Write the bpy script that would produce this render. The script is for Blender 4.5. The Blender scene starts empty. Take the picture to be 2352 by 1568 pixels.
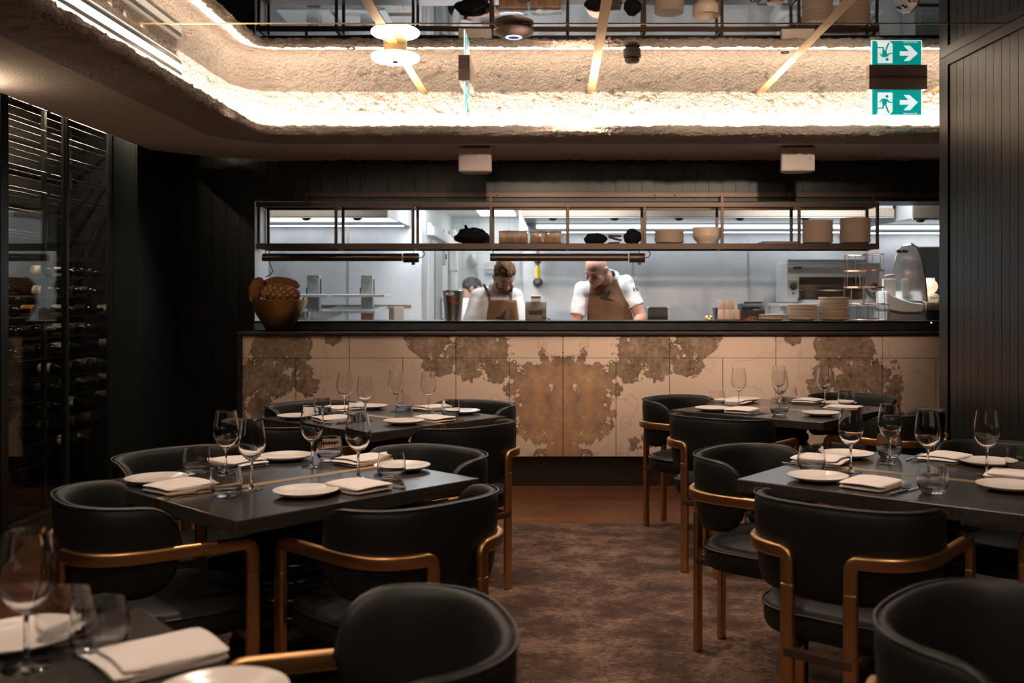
EXPOSURE = 0.0
SPOTW = 82.0
WASHW = 185.0
CABW = 240.0
import bpy, math, random
from mathutils import Vector, Matrix, noise
from mathutils.bvhtree import BVHTree
random.seed(7)
PI = math.pi
SC = bpy.context.scene
COL = SC.collection
# ---- camera model: level camera, 35 mm lens, slight lens shift ----
CH, CF, VX, VY = 1.36, 2300.0, 1275.0, 695.0
def P(x, y, d):
    """world point seen at photo pixel (x, y) at depth d (metres along +Y)"""
    return Vector(((x - VX) / CF * d, d, CH + (VY - y) / CF * d))
def G(x, y, z):
    d = (CH - z) * CF / (y - VY)
    return Vector(((x - VX) / CF * d, d, z))
def V(*a): return Vector(a)

# ------------------------------------------------------------ mesh builder
class MB:
    def __init__(s):
        s.v = []; s.f = []
    def add(s, vs, fs, M=None):
        o = len(s.v)
        for v in vs:
            v = Vector(v)
            s.v.append(M @ v if M is not None else v)
        for f in fs: s.f.append([i + o for i in f])
        return s
    def box(s, x0, x1, y0, y1, z0, z1, M=None):
        vs = [(x0,y0,z0),(x1,y0,z0),(x1,y1,z0),(x0,y1,z0),(x0,y0,z1),(x1,y0,z1),(x1,y1,z1),(x0,y1,z1)]
        return s.add(vs, [(0,3,2,1),(4,5,6,7),(0,1,5,4),(1,2,6,5),(2,3,7,6),(3,0,4,7)], M)
    def quad(s, a, b, c, d): return s.add([a,b,c,d], [(0,1,2,3)])
    def lathe(s, prof, n=24, M=None, mod=None):
        """prof: (r, z) list; r = 0 closes to a point"""
        vs = []; rows = []
        for r, z in prof:
            if r <= 1e-7:
                rows.append([len(vs)]); vs.append((0, 0, z))
            else:
                row = []
                for i in range(n):
                    a = 2*PI*i/n
                    rr = r if mod is None else mod(r, z, a)
                    row.append(len(vs)); vs.append((rr*math.cos(a), rr*math.sin(a), z))
                rows.append(row)
        fs = []
        for A, B in zip(rows, rows[1:]):
            if len(A) == 1 and len(B) == 1: continue
            for i in range(n):
                j = (i+1) % n
                if len(A) == 1: fs.append((A[0], B[j], B[i]))
                elif len(B) == 1: fs.append((A[i], A[j], B[0]))
                else: fs.append((A[i], A[j], B[j], B[i]))
        return s.add(vs, fs, M)
    def loft(s, rings, cap=True, closed=True, M=None):
        n = len(rings[0]); vs = [v for r in rings for v in r]; fs = []
        for k in range(len(rings)-1):
            for i in range(n if closed else n-1):
                j = (i+1) % n
                fs.append((k*n+i, k*n+j, (k+1)*n+j, (k+1)*n+i))
        if cap and closed:
            fs.append(tuple(reversed(range(n)))); fs.append(tuple(range((len(rings)-1)*n, len(rings)*n)))
        return s.add(vs, fs, M)
    def tube(s, pts, r, n=8, closed=False, M=None):
        pts = [Vector(p) for p in pts]; m = len(pts); rings = []; up = None
        for i, p in enumerate(pts):
            if closed: t = pts[(i+1) % m] - pts[i-1]
            else: t = pts[min(i+1, m-1)] - pts[max(i-1, 0)]
            t.normalize()
            if up is None:
                up = Vector((0,0,1)) if abs(t.z) < .9 else Vector((1,0,0))
            up = (up - t*up.dot(t))
            if up.length < 1e-6: up = t.orthogonal()
            up.normalize(); sd = t.cross(up)
            rr = r[i] if isinstance(r, (list, tuple)) else r
            rings.append([p + (up*math.cos(2*PI*k/n) + sd*math.sin(2*PI*k/n))*rr for k in range(n)])
        if closed: rings.append(rings[0]); return s.loft(rings, cap=False, M=M)
        return s.loft(rings, M=M)
    def sweep(s, pts, w, h, bev=.35, M=None):
        """rounded flat bar: w = sideways (horizontal) thickness, h = in-plane height"""
        pts = [Vector(p) for p in pts]; m = len(pts); rings = []; side = Vector((1,0,0))
        prof = []
        b = min(w, h)*bev
        for cx, cz, a0 in ((w/2-b, h/2-b, 0), (-w/2+b, h/2-b, PI/2), (-w/2+b, -h/2+b, PI), (w/2-b, -h/2+b, 1.5*PI)):
            for k in range(4):
                a = a0 + k*PI/6
                prof.append((cx+b*math.cos(a), cz+b*math.sin(a)))
        def tan(i):
            t = pts[min(i+1, m-1)] - pts[max(i-1, 0)]; return t.normalized()
        first = next(i for i in range(m) if Vector((tan(i).x, tan(i).y)).length > .05)
        sides = []
        for i in range(m):
            t = tan(i if i > first else first)
            th = Vector((t.x, t.y, 0))
            if th.length > .05: side = Vector((0,0,1)).cross(th.normalized())
            sides.append(side.copy())
        for i, p in enumerate(pts):
            t = tan(i); up = t.cross(sides[i]).normalized()
            rings.append([p + sides[i]*a + up*c for a, c in prof])
        return s.loft(rings, M=M)
    def prism(s, poly, z0, z1, M=None):
        n = len(poly)
        vs = [(x, y, z0) for x, y in poly] + [(x, y, z1) for x, y in poly]
        fs = [tuple(reversed(range(n))), tuple(range(n, 2*n))] + [(i, (i+1) % n, n+(i+1) % n, n+i) for i in range(n)]
        return s.add(vs, fs, M)
    def ball(s, c, rx, ry, rz, nu=20, nv=12, M=None, fn=None):
        vs = []; c = Vector(c)
        for j in range(nv+1):
            ph = -PI/2 + PI*j/nv
            row = 1 if j in (0, nv) else nu
            for i in range(row):
                a = 2*PI*i/nu
                d = Vector((math.cos(ph)*math.cos(a), math.cos(ph)*math.sin(a), math.sin(ph)))
                k = 1 if fn is None else fn(d)
                vs.append(c + Vector((d.x*rx, d.y*ry, d.z*rz))*k)
        fs = []
        for i in range(nu): fs.append((0, 1+(i+1) % nu, 1+i))
        for j in range(nv-2):
            b = 1+j*nu
            for i in range(nu): fs.append((b+i, b+(i+1) % nu, b+nu+(i+1) % nu, b+nu+i))
        b = 1+(nv-2)*nu; T = len(vs)-1
        for i in range(nu): fs.append((b+i, b+(i+1) % nu, T))
        return s.add(vs, fs, M)
    def limb(s, p0, p1, r0, r1, n=16, flat1=False, M=None):
        """tapered rounded limb"""
        p0, p1 = Vector(p0), Vector(p1); t = (p1-p0).normalized(); u = t.orthogonal().normalized(); w = t.cross(u)
        rings = []
        for k in range(1, 5):
            a = PI/2*(k/4); rings.append((p0 - t*r0*math.cos(a), r0*math.sin(a)))
        for k in range(1, 6): rings.append((p0.lerp(p1, k/6), r0+(r1-r0)*k/6))
        if flat1: rings.append((p1, r1))
        else:
            for k in range(0, 4):
                a = PI/2*(k/4); rings.append((p1 + t*r1*math.sin(a), r1*math.cos(a)))
        return s.loft([[c + (u*math.cos(2*PI*i/n) + w*math.sin(2*PI*i/n))*r for i in range(n)] for c, r in rings], M=M)
    def build(s, name, mat, parent=None, smooth=None, bevel=0, loc=None, rz=0, segs=2):
        me = bpy.data.meshes.new(name)
        me.from_pydata([tuple(v) for v in s.v], [], s.f); me.update()
        o = bpy.data.objects.new(name, me); COL.objects.link(o)
        if mat is not None: me.materials.append(mat)
        if smooth is not None:
            me.shade_smooth(); me.set_sharp_from_angle(angle=math.radians(smooth))
        if bevel:
            b = o.modifiers.new('bevel', 'BEVEL'); b.width = bevel; b.segments = segs; b.limit_method = 'ANGLE'; b.angle_limit = math.radians(40)
        if parent is not None: o.parent = parent
        if loc is not None: o.location = loc
        if rz: o.rotation_euler.z = rz
        return o

def tag(o, label, cat, group=None):
    o['label'] = label; o['category'] = cat
    if group: o['group'] = group
    return o
def thing(name, label, cat, loc=(0,0,0), rz=0, group=None):
    o = bpy.data.objects.new(name, None); COL.objects.link(o)
    o.location = loc; o.rotation_euler.z = rz; o.empty_display_size = .1
    return tag(o, label, cat, group)
def struct(o): o['kind'] = 'structure'; return o
def dup(root, loc=None, rz=None, label=None, group=None, parent=None):
    r = root.copy(); COL.objects.link(r)
    if parent is not None: r.parent = parent
    for ch in root.children: dup(ch, parent=r)
    if loc is not None: r.location = loc
    if rz is not None: r.rotation_euler.z = rz
    if label: r['label'] = label
    if group: r['group'] = group
    return r
def tmat(loc, rx=0, ry=0, rz=0):
    return Matrix.Translation(loc) @ Matrix.Rotation(rz, 4, 'Z') @ Matrix.Rotation(ry, 4, 'Y') @ Matrix.Rotation(rx, 4, 'X')
def fillet(pts, idx_r, n=6):
    out = []
    for i, p in enumerate(pts):
        p = Vector(p)
        if i not in idx_r: out.append(p); continue
        r = idx_r[i]; a = Vector(pts[i-1]); b = Vector(pts[i+1])
        da = (a-p).normalized(); db = (b-p).normalized()
        p0 = p+da*min(r, (a-p).length*.9); p2 = p+db*min(r, (b-p).length*.9)
        for k in range(n+1):
            t = k/n; out.append(p0*(1-t)**2 + p*2*t*(1-t) + p2*t*t)
    return out
def text(name, s, size, mat, parent, loc, rot, ext=.0006, align='CENTER'):
    c = bpy.data.curves.new(name, 'FONT'); c.body = s; c.size = size; c.extrude = ext
    c.align_x = align; c.align_y = 'CENTER'; c.materials.append(mat)
    o = bpy.data.objects.new(name, c); COL.objects.link(o); o.parent = parent; o.location = loc; o.rotation_euler = rot
    bpy.context.view_layer.update(); me = bpy.data.meshes.new_from_object(o.evaluated_get(bpy.context.evaluated_depsgraph_get()))
    q = bpy.data.objects.new(name, me); COL.objects.link(q); q.parent = parent; q.location = loc; q.rotation_euler = rot
    bpy.data.objects.remove(o); q.name = name
    return q

# ------------------------------------------------------------ materials
def mat(name, col, rough=.5, metal=0, spec=.5, emit=None, es=0, bump=None, trans=0, ior=1.45, coat=0, sheen=0, aniso=0):
    m = bpy.data.materials.new(name); m.use_nodes = True
    nt = m.node_tree; b = nt.nodes['Principled BSDF']
    b.inputs['Base Color'].default_value = (*col, 1); b.inputs['Roughness'].default_value = rough
    b.inputs['Metallic'].default_value = metal; b.inputs['Specular IOR Level'].default_value = spec
    b.inputs['Transmission Weight'].default_value = trans; b.inputs['IOR'].default_value = ior
    b.inputs['Coat Weight'].default_value = coat; b.inputs['Sheen Weight'].default_value = sheen
    b.inputs['Anisotropic'].default_value = aniso
    if emit:
        b.inputs['Emission Color'].default_value = (*emit, 1); b.inputs['Emission Strength'].default_value = es
    if bump: add_bump(m, *bump)
    return m
def N(m, t, **kw):
    n = m.node_tree.nodes.new(t)
    for k, v in kw.items(): setattr(n, k, v)
    return n
def L(m, a, b): m.node_tree.links.new(a, b)
def BS(m): return m.node_tree.nodes['Principled BSDF']
def coords(m, scale=(1,1,1), kind='Object'):
    tc = N(m, 'ShaderNodeTexCoord'); mp = N(m, 'ShaderNodeMapping'); mp.inputs['Scale'].default_value = scale
    L(m, tc.outputs[kind], mp.inputs['Vector']); return mp.outputs['Vector']
def tex_noise(m, scale, detail=4, rough=.55, vec=None, mscale=(1,1,1), dist=0):
    n = N(m, 'ShaderNodeTexNoise'); n.inputs['Scale'].default_value = scale; n.inputs['Detail'].default_value = detail
    n.inputs['Roughness'].default_value = rough; n.inputs['Distortion'].default_value = dist
    L(m, vec if vec is not None else coords(m, mscale), n.inputs['Vector']); return n.outputs['Fac']
def ramp(m, fac, stops, interp='LINEAR'):
    r = N(m, 'ShaderNodeValToRGB'); r.color_ramp.interpolation = interp
    e = r.color_ramp.elements
    while len(e) > 1: e.remove(e[-1])
    for i, (p, c) in enumerate(stops):
        el = e[0] if i == 0 else e.new(p)
        el.position = p; el.color = (*c, 1) if len(c) == 3 else c
    L(m, fac, r.inputs['Fac']); return r.outputs['Color']
def math_n(m, op, a, b=None, c=None, clamp=False):
    n = N(m, 'ShaderNodeMath', operation=op); n.use_clamp = clamp
    for i, v in enumerate((a, b, c)):
        if v is None: continue
        if isinstance(v, (int, float)): n.inputs[i].default_value = v
        else: L(m, v, n.inputs[i])
    return n.outputs[0]
def mix_c(m, fac, a, b):
    n = N(m, 'ShaderNodeMix', data_type='RGBA')
    for sock, v in ((n.inputs[0], fac), (n.inputs[6], a), (n.inputs[7], b)):
        if isinstance(v, (int, float)): sock.default_value = v
        elif isinstance(v, tuple): sock.default_value = (*v, 1)
        else: L(m, v, sock)
    return n.outputs[2]
def add_bump(m, scale, strength, dist=.01, mscale=(1,1,1), detail=4):
    f = tex_noise(m, scale, detail, mscale=mscale); bp = N(m, 'ShaderNodeBump')
    bp.inputs['Strength'].default_value = strength; bp.inputs['Distance'].default_value = dist
    L(m, f, bp.inputs['Height']); L(m, bp.outputs['Normal'], BS(m).inputs['Normal'])
def noisy(name, c0, c1, scale, rough=.5, lo=.35, hi=.65, mscale=(1,1,1), detail=5, **kw):
    m = mat(name, c0, rough, **kw)
    L(m, ramp(m, tex_noise(m, scale, detail, mscale=mscale), [(lo, c0), (hi, c1)]), BS(m).inputs['Base Color'])
    return m

M = {}
M['wall'] = mat('dark_green_paint', (.0055,.0085,.0082), .36, bump=(220, .06))
M['wall_in'] = mat('black_paint', (.008,.009,.009), .6)
M['plaster'] = mat('rough_plaster', (.72,.62,.535), .95, spec=.1, bump=(150, .55, .012))
M['plaster_rough'] = mat('chunky_plaster', (.60,.515,.44), .95, spec=.1, bump=(58, 1.0, .05))
M['bronze'] = mat('dark_bronze', (.075,.050,.036), .36, .6)
M['brass'] = mat('brushed_brass', (.62,.355,.16), .37, 1, bump=(60, .05, .002, (1,1,30)))
M['brass_strip'] = mat('satin_brass', (.72,.50,.25), .38, 1)
M['leather'] = mat('black_leather', (.0080,.0077,.0073), .50, spec=.26, bump=(420, .08, .002))
M['piping'] = mat('black_piping', (.010,.010,.0095), .35)
M['dark_wood'] = mat('ebonised_oak', (.02,.014,.011), .20, spec=.7)
v = coords(M['dark_wood'], (1.2, 22, 22))
f = tex_noise(M['dark_wood'], 3.2, 6, .65, vec=v)
L(M['dark_wood'], ramp(M['dark_wood'], f, [(.3,(.021,.0175,.0155)),(.7,(.050,.043,.038))]), BS(M['dark_wood']).inputs['Base Color'])
bp = N(M['dark_wood'], 'ShaderNodeBump'); bp.inputs['Strength'].default_value = .06; bp.inputs['Distance'].default_value = .001
L(M['dark_wood'], f, bp.inputs['Height']); L(M['dark_wood'], bp.outputs['Normal'], BS(M['dark_wood']).inputs['Normal'])
M['base_black'] = mat('black_lacquer', (.011,.0105,.010), .22)
M['walnut'] = mat('dark_walnut', (.022,.013,.009), .4, bump=(40, .1, .002, (1,1,12)))
M['china'] = mat('ivory_china', (.76,.71,.67), .16, spec=.5)
M['stone_china'] = mat('beige_stoneware', (.62,.485,.37), .42)
M['linen'] = mat('white_linen', (.80,.74,.71), .9, spec=.15, bump=(900, .18, .001))
M['glass'] = mat('clear_glass', (1,1,1), .0, trans=1, ior=1.45)
M['pale_steel'] = mat('pale_steel', (.80,.80,.80), .4, .3)
M['hood_steel'] = mat('dull_hood_steel', (.40,.41,.42), .45, .4)
M['steel'] = mat('polished_steel', (.62,.60,.58), .16, 1)
M['brushed'] = mat('brushed_steel', (.60,.60,.60), .36, .6, bump=(30, .05, .002, (1,40,40)))
M['dark_steel'] = mat('dark_steel', (.12,.12,.12), .4, .8)
M['black_plastic'] = mat('black_plastic', (.02,.02,.02), .4)
M['grey_plastic'] = mat('grey_brown_plastic', (.16,.13,.11), .45)
M['white_plastic'] = mat('white_plastic', (.75,.73,.70), .45)
M['cream_plastic'] = mat('cream_metal', (.56,.47,.41), .5)
M['white_paint'] = mat('white_enamel', (.80,.81,.80), .35)
M['paper'] = mat('thermal_paper', (.82,.76,.70), .8)
M['skin'] = noisy('warm_skin', (.50,.27,.19), (.58,.33,.24), 18, .55, spec=.35)
M['skin2'] = noisy('ruddy_skin', (.56,.28,.20), (.64,.35,.26), 18, .5, spec=.4)
M['lip'] = mat('lip_skin', (.42,.16,.13), .5)
M['hair_brown'] = noisy('brown_hair', (.060,.026,.010), (.13,.06,.026), 60, .75, spec=.2, mscale=(1,.25,1))
M['beard'] = mat('short_beard', (.14,.065,.035), .8)
M['hair_grey'] = noisy('dark_grey_hair', (.03,.03,.032), (.09,.09,.09), 50, .6)
M['jacket'] = mat('white_chef_cotton', (.74,.725,.72), .85, spec=.2, bump=(260, .1, .002))
M['apron'] = noisy('tan_canvas', (.155,.078,.040), (.185,.096,.050), 14, .8)
M['apron_strap'] = mat('brown_leather_strap', (.20,.095,.04), .6)
M['strap_grey'] = mat('taupe_strap', (.16,.115,.085), .7)
M['bucket_steel'] = mat('bucket_steel', (.55,.50,.46), .30, 1)
M['bird_ink'] = mat('black_print', (.025,.02,.018), .8)
M['crust'] = noisy('dark_bread_crust', (.17,.056,.018), (.36,.14,.048), 70, .75, lo=.4, hi=.7, bump=(140, .8, .006))
M['crust_pale'] = noisy('floury_crust', (.17,.065,.024), (.36,.19,.10), 22, .8, lo=.45, hi=.6, bump=(60, .5, .004))
M['gold'] = mat('aged_gold', (.66,.41,.16), .42, 1, bump=(7, .35, .02))
M['black_cloth'] = mat('black_cloth', (.010,.010,.010), .95, spec=.1, bump=(60, .5, .004))
M['brown_paper'] = noisy('brown_paper_pack', (.22,.12,.06), (.36,.22,.12), 14, .35, mscale=(4,1,.4), coat=.8)
M['grey_cloth'] = mat('taupe_cloth', (.10,.078,.062), .9)
M['wine_glass_dark'] = mat('dark_bottle_glass', (.006,.008,.006), .08, spec=.6)
M['label_cream'] = mat('cream_label', (.70,.62,.52), .7)
M['label_amber'] = mat('amber_label', (.60,.30,.10), .7)
M['label_dark'] = mat('dark_label', (.10,.08,.07), .7)
M['foil'] = mat('dark_red_foil', (.022,.007,.007), .35, .3)
M['rail'] = mat('chromed_rail', (.42,.36,.31), .22, 1)
M['red'] = mat('red_enamel', (.45,.02,.02), .4)
M['yellow'] = mat('yellow_tag', (.75,.55,.06), .6)
M['shield'] = mat('cast_pewter', (.36,.40,.33), .45, .3)
M['copper_wire'] = mat('copper_wire', (.62,.40,.28), .3, 1)
M['wood_post'] = mat('red_cedar', (.30,.14,.09), .6)
M['led'] = mat('led_strip_warm', (1,1,1), .5, emit=(1,.82,.66), es=150)
M['tube'] = mat('white_tube_light', (1,1,1), .5, emit=(.92,.97,1), es=1.7)
M['added_wash'] = mat('added_wash_glow', (1,1,1), .5, emit=(.93,.97,1), es=13)  # for the added wall-brightening strips under the hoods
M['panel_light'] = mat('white_panel_light', (1,1,1), .5, emit=(.93,.97,1), es=46)
M['alcove_light'] = mat('alcove_panel', (1,1,1), .5, emit=(.93,.97,1), es=6)
M['panel_dim'] = mat('dim_panel_light', (1,1,1), .5, emit=(.93,.97,1), es=14)
M['lamp_opal'] = mat('opal_disc', (1,1,1), .5, emit=(1,.82,.66), es=13)
M['heat'] = mat('heat_element', (1,.5,.3), .5, emit=(1,.62,.42), es=70)
M['globe'] = mat('opal_globe', (.9,.8,.65), .4, emit=(1,.76,.52), es=.95)
M['sign_green'] = mat('exit_green', (.0,.26,.23), .4, emit=(0,.33,.28), es=.9)
M['sign_white'] = mat('exit_white', (.9,.95,.95), .4, emit=(.9,1,1), es=.85)
M['acrylic'] = mat('edge_lit_acrylic', (.9,.95,1), .1, emit=(.75,.95,1), es=1.0)
M['sign_box'] = mat('taupe_metal', (.30,.215,.17), .5, .2)
M['mauve'] = mat('mauve_plastic', (.42,.31,.29), .4)
M['ring_glow'] = mat('blue_status_ring', (.8,.9,1), .5, emit=(.5,.65,1), es=1.5)

# mirror: smoked, slightly wavy
m = M['mirror'] = mat('smoked_mirror', (.74,.73,.71), .015, 1)
add_bump(m, 1.1, .05, .02, detail=1)
# clear panes: thin glass without thickness refraction
m = M['pane'] = bpy.data.materials.new('clear_pane'); m.use_nodes = True
nt = m.node_tree; nt.nodes.remove(nt.nodes['Principled BSDF'])
tr = N(m, 'ShaderNodeBsdfTransparent'); tr.inputs[0].default_value = (.80,.82,.80,1)
gl = N(m, 'ShaderNodeBsdfGlossy'); gl.inputs['Roughness'].default_value = .02; gl.inputs[0].default_value = (1,1,1,1)
lw = N(m, 'ShaderNodeLayerWeight'); lw.inputs['Blend'].default_value = .5
frs = math_n(m, 'ADD', math_n(m, 'MULTIPLY', math_n(m, 'POWER', lw.outputs['Facing'], 4), .6), .07)
mx = N(m, 'ShaderNodeMixShader'); L(m, frs, mx.inputs[0]); L(m, tr.outputs[0], mx.inputs[1]); L(m, gl.outputs[0], mx.inputs[2])
L(m, mx.outputs[0], nt.nodes['Material Output'].inputs[0])
# wood floor boards running along X
m = M['floor'] = mat('walnut_boards', (.1,.05,.03), .3)
br = N(m, 'ShaderNodeTexBrick'); br.inputs['Scale'].default_value = 1; br.inputs['Brick Width'].default_value = 1.7; br.inputs['Row Height'].default_value = .16
br.inputs['Mortar Size'].default_value = .0015; br.inputs['Color1'].default_value = (.155,.064,.030,1); br.inputs['Color2'].default_value = (.075,.030,.015,1); br.inputs['Mortar'].default_value = (.02,.01,.006,1)
L(m, coords(m), br.inputs['Vector'])
g = ramp(m, tex_noise(m, 4, 6, .6, mscale=(1,14,1)), [(.32,(.42,.40,.38)),(.68,(1.5,1.45,1.4))])
mm = N(m, 'ShaderNodeMix', data_type='RGBA', blend_type='MULTIPLY'); mm.inputs[0].default_value = 1
L(m, br.outputs['Color'], mm.inputs[6]); L(m, g, mm.inputs[7]); L(m, mm.outputs[2], BS(m).inputs['Base Color'])
# carpet: mottled brown, worn print
m = M['carpet'] = mat('mottled_carpet', (.08,.05,.04), 1, spec=.05)
big = tex_noise(m, 3.6, 4, .65, mscale=(1,1.1,1)); fine = tex_noise(m, 60, 5, .8, mscale=(.8,1.2,1))
s = math_n(m, 'ADD', math_n(m, 'MULTIPLY', big, .95), math_n(m, 'MULTIPLY', fine, .85))
L(m, ramp(m, s, [(.66,(.046,.030,.025)),(.86,(.080,.052,.041)),(.99,(.150,.098,.074)),(1.0,(.20,.13,.10))]), BS(m).inputs['Base Color'])
add_bump(m, 260, .7, .006)
# stainless cladding with cloudy wipe marks
m = M['stainless'] = mat('stainless_cladding', (.7,.72,.74), .4, .2)
c = tex_noise(m, 1.6, 5, .6, mscale=(1,1,1), dist=.6)
L(m, ramp(m, c, [(.3,(.52,.545,.57)),(.7,(.78,.80,.82))]), BS(m).inputs['Base Color'])
L(m, ramp(m, tex_noise(m, 2.3, 4, .6), [(.3,(.5,.5,.5)),(.7,(.66,.66,.66))]), BS(m).inputs['Roughness'])
# white wall tiles
m = M['tile'] = mat('white_tiles', (.8,.82,.82), .25)
br = N(m, 'ShaderNodeTexBrick'); br.offset = 0; br.inputs['Scale'].default_value = 1; br.inputs['Brick Width'].default_value = .20; br.inputs['Row Height'].default_value = .20
br.inputs['Mortar Size'].default_value = .003; br.inputs['Color1'].default_value = (.78,.80,.80,1); br.inputs['Color2'].default_value = (.74,.76,.76,1); br.inputs['Mortar'].default_value = (.5,.5,.5,1)
mp = N(m, 'ShaderNodeMapping'); mp.inputs['Rotation'].default_value = (PI/2, 0, 0); tc = N(m, 'ShaderNodeTexCoord'); L(m, tc.outputs['Object'], mp.inputs['Vector']); L(m, mp.outputs['Vector'], br.inputs['Vector'])
L(m, br.outputs['Color'], BS(m).inputs['Base Color'])
# perforated hood band
m = M['perf'] = mat('perforated_band', (.5,.45,.40), .4, .5)
vo = N(m, 'ShaderNodeTexVoronoi'); vo.inputs['Scale'].default_value = 62; vo.inputs['Randomness'].default_value = 0
L(m, coords(m, (1, 0, 1)), vo.inputs['Vector'])
L(m, ramp(m, vo.outputs['Distance'], [(.2,(.16,.115,.085)),(.28,(.52,.41,.325))]), BS(m).inputs['Base Color'])
# bookmatched marble (object space: x = 0 is the mirror line, z = height)
m = M['marble'] = mat('bookmatched_stone', (.7,.55,.4), .22, spec=.5)
tc = N(m, 'ShaderNodeTexCoord'); sx = N(m, 'ShaderNodeSeparateXYZ'); L(m, tc.outputs['Object'], sx.inputs[0])
cb = N(m, 'ShaderNodeCombineXYZ'); L(m, math_n(m, 'ABSOLUTE', sx.outputs[0]), cb.inputs[0]); L(m, sx.outputs[2], cb.inputs[2])
pv = cb.outputs[0]
def cnoise(scale, detail=3, rough=.6):
    n = N(m, 'ShaderNodeTexNoise'); n.inputs['Scale'].default_value = scale; n.inputs['Detail'].default_value = detail; n.inputs['Roughness'].default_value = rough
    L(m, pv, n.inputs['Vector']); return n
wn = cnoise(4.2, 2)
w1 = N(m, 'ShaderNodeVectorMath', operation='SUBTRACT'); L(m, wn.outputs['Color'], w1.inputs[0]); w1.inputs[1].default_value = (.5,.5,.5)
w2 = N(m, 'ShaderNodeVectorMath', operation='SCALE'); L(m, w1.outputs[0], w2.inputs[0]); w2.inputs['Scale'].default_value = .17
w3 = N(m, 'ShaderNodeVectorMath', operation='ADD'); L(m, pv, w3.inputs[0]); L(m, w2.outputs[0], w3.inputs[1])
pw = w3.outputs[0]
def blob(u, y, ru, ry):
    k = 7.39/CF
    a = N(m, 'ShaderNodeVectorMath', operation='SUBTRACT'); L(m, pw, a.inputs[0]); a.inputs[1].default_value = (u*k, 0, CH+(VY-y)*k)
    b = N(m, 'ShaderNodeVectorMath', operation='MULTIPLY'); L(m, a.outputs[0], b.inputs[0]); b.inputs[1].default_value = (1/(ru*k), 0, 1/(ry*k))
    c = N(m, 'ShaderNodeVectorMath', operation='LENGTH'); L(m, b.outputs[0], c.inputs[0]); return c.outputs['Value']
acc = None
for bl in [(0,945,118,125),(20,852,72,46),(66,880,66,60),(60,930,66,110),(0,1035,75,40),(185,800,78,62),(140,850,55,40),(225,830,55,50),(300,785,62,42),(285,842,52,30),(340,775,35,24),
           (655,795,85,60),(690,868,75,60),(615,800,55,70),(590,880,30,45),(755,950,34,120),(700,930,40,40),(640,880,40,30),(196,1005,24,34),(160,1025,20,18),(520,782,22,16),(245,985,14,40)]:
    d = blob(*bl); acc = d if acc is None else math_n(m, 'MINIMUM', acc, d)
edge = cnoise(9, 5, .58)
fld = math_n(m, 'ADD', math_n(m, 'ADD', acc, math_n(m, 'MULTIPLY', math_n(m, 'SUBTRACT', edge.outputs['Fac'], .5), 1.25)), math_n(m, 'MULTIPLY', math_n(m, 'POWER', cnoise(17, 3, .7).outputs['Fac'], 5), 4.5))
msk = ramp(m, fld, [(.93,(1,1,1)),(.985,(0,0,0))])
rim = ramp(m, fld, [(.80,(0,0,0)),(.93,(1,1,1)),(.97,(0,0,0))])
dn = cnoise(7, 7, .7); dn2 = cnoise(26, 5, .7)
grey = ramp(m, math_n(m, 'ADD', math_n(m, 'MULTIPLY', dn.outputs['Fac'], .6), math_n(m, 'MULTIPLY', dn2.outputs['Fac'], .4)), [(.36,(.09,.058,.037)),(.45,(.22,.150,.105)),(.54,(.32,.228,.162)),(.64,(.52,.40,.30))])
orange = ramp(m, dn.outputs['Fac'], [(.34,(.22,.15,.10)),(.45,(.36,.23,.145)),(.56,(.46,.265,.14)),(.68,(.52,.40,.30))])
oc = ramp(m, blob(15,955,135,150), [(.55,(1,1,1)),(1,(0,0,0))])
dark = mix_c(m, math_n(m, 'MULTIPLY', rim, .5), mix_c(m, oc, grey, orange), (.10,.055,.03))
vn = cnoise(2.1, 5, .5)
vein = ramp(m, math_n(m, 'ABSOLUTE', math_n(m, 'SUBTRACT', vn.outputs['Fac'], .5)), [(0,(1,1,1)),(.012,(0,0,0))])
cream = mix_c(m, math_n(m, 'MULTIPLY', vein, .35), ramp(m, cnoise(1.5).outputs['Fac'], [(.3,(.68,.52,.41)),(.7,(.76,.60,.48))]), (.38,.24,.14))
L(m, mix_c(m, msk, cream, dark), BS(m).inputs['Base Color'])
# ================================================================ ROOM SHELL
YB, XL = 7.80, -2.93           # face of kitchen wall, face of left wall
ZS, ZM = 2.47, 2.795           # soffit underside, mirror ceiling
OPX0, OPX1, OPZ0, OPZ1 = -2.347, 3.70, 1.218, 2.150
def boards(mb, axis, a0, a1, w, face, z0, z1, t=.012, gap=.004, sign=-1):
    """vertical boards; axis 'x' -> run along X facing -Y, 'y' -> run along Y facing sign X"""
    n = max(1, int(round((a1-a0)/w))); w = (a1-a0)/n
    for i in range(n):
        p, q = a0+i*w+gap/2, a0+(i+1)*w-gap/2
        if axis == 'x': mb.box(p, q, face-t if sign < 0 else face, face if sign < 0 else face+t, z0, z1)
        else: mb.box(face if sign > 0 else face-t, face+t if sign > 0 else face, p, q, z0, z1)
RXF = lambda y: 2.278+.0747*(5.92-y)
f = MB().box(-4.2, 5, -3.2, 8.3, -.05, 0); struct(f.build('floor', M['floor']))
c = MB().prism([(-1.5,-3),(RXF(-3)-.03,-3),(RXF(5.92)-.03,5.92),(RXF(5.92)-.03,6.13),(-1.5,6.13)], 0, .008)
tag(c.build('carpet', M['carpet']), 'mottled brown low-pile carpet covering the dining floor up to the wood border', 'carpet')
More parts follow.
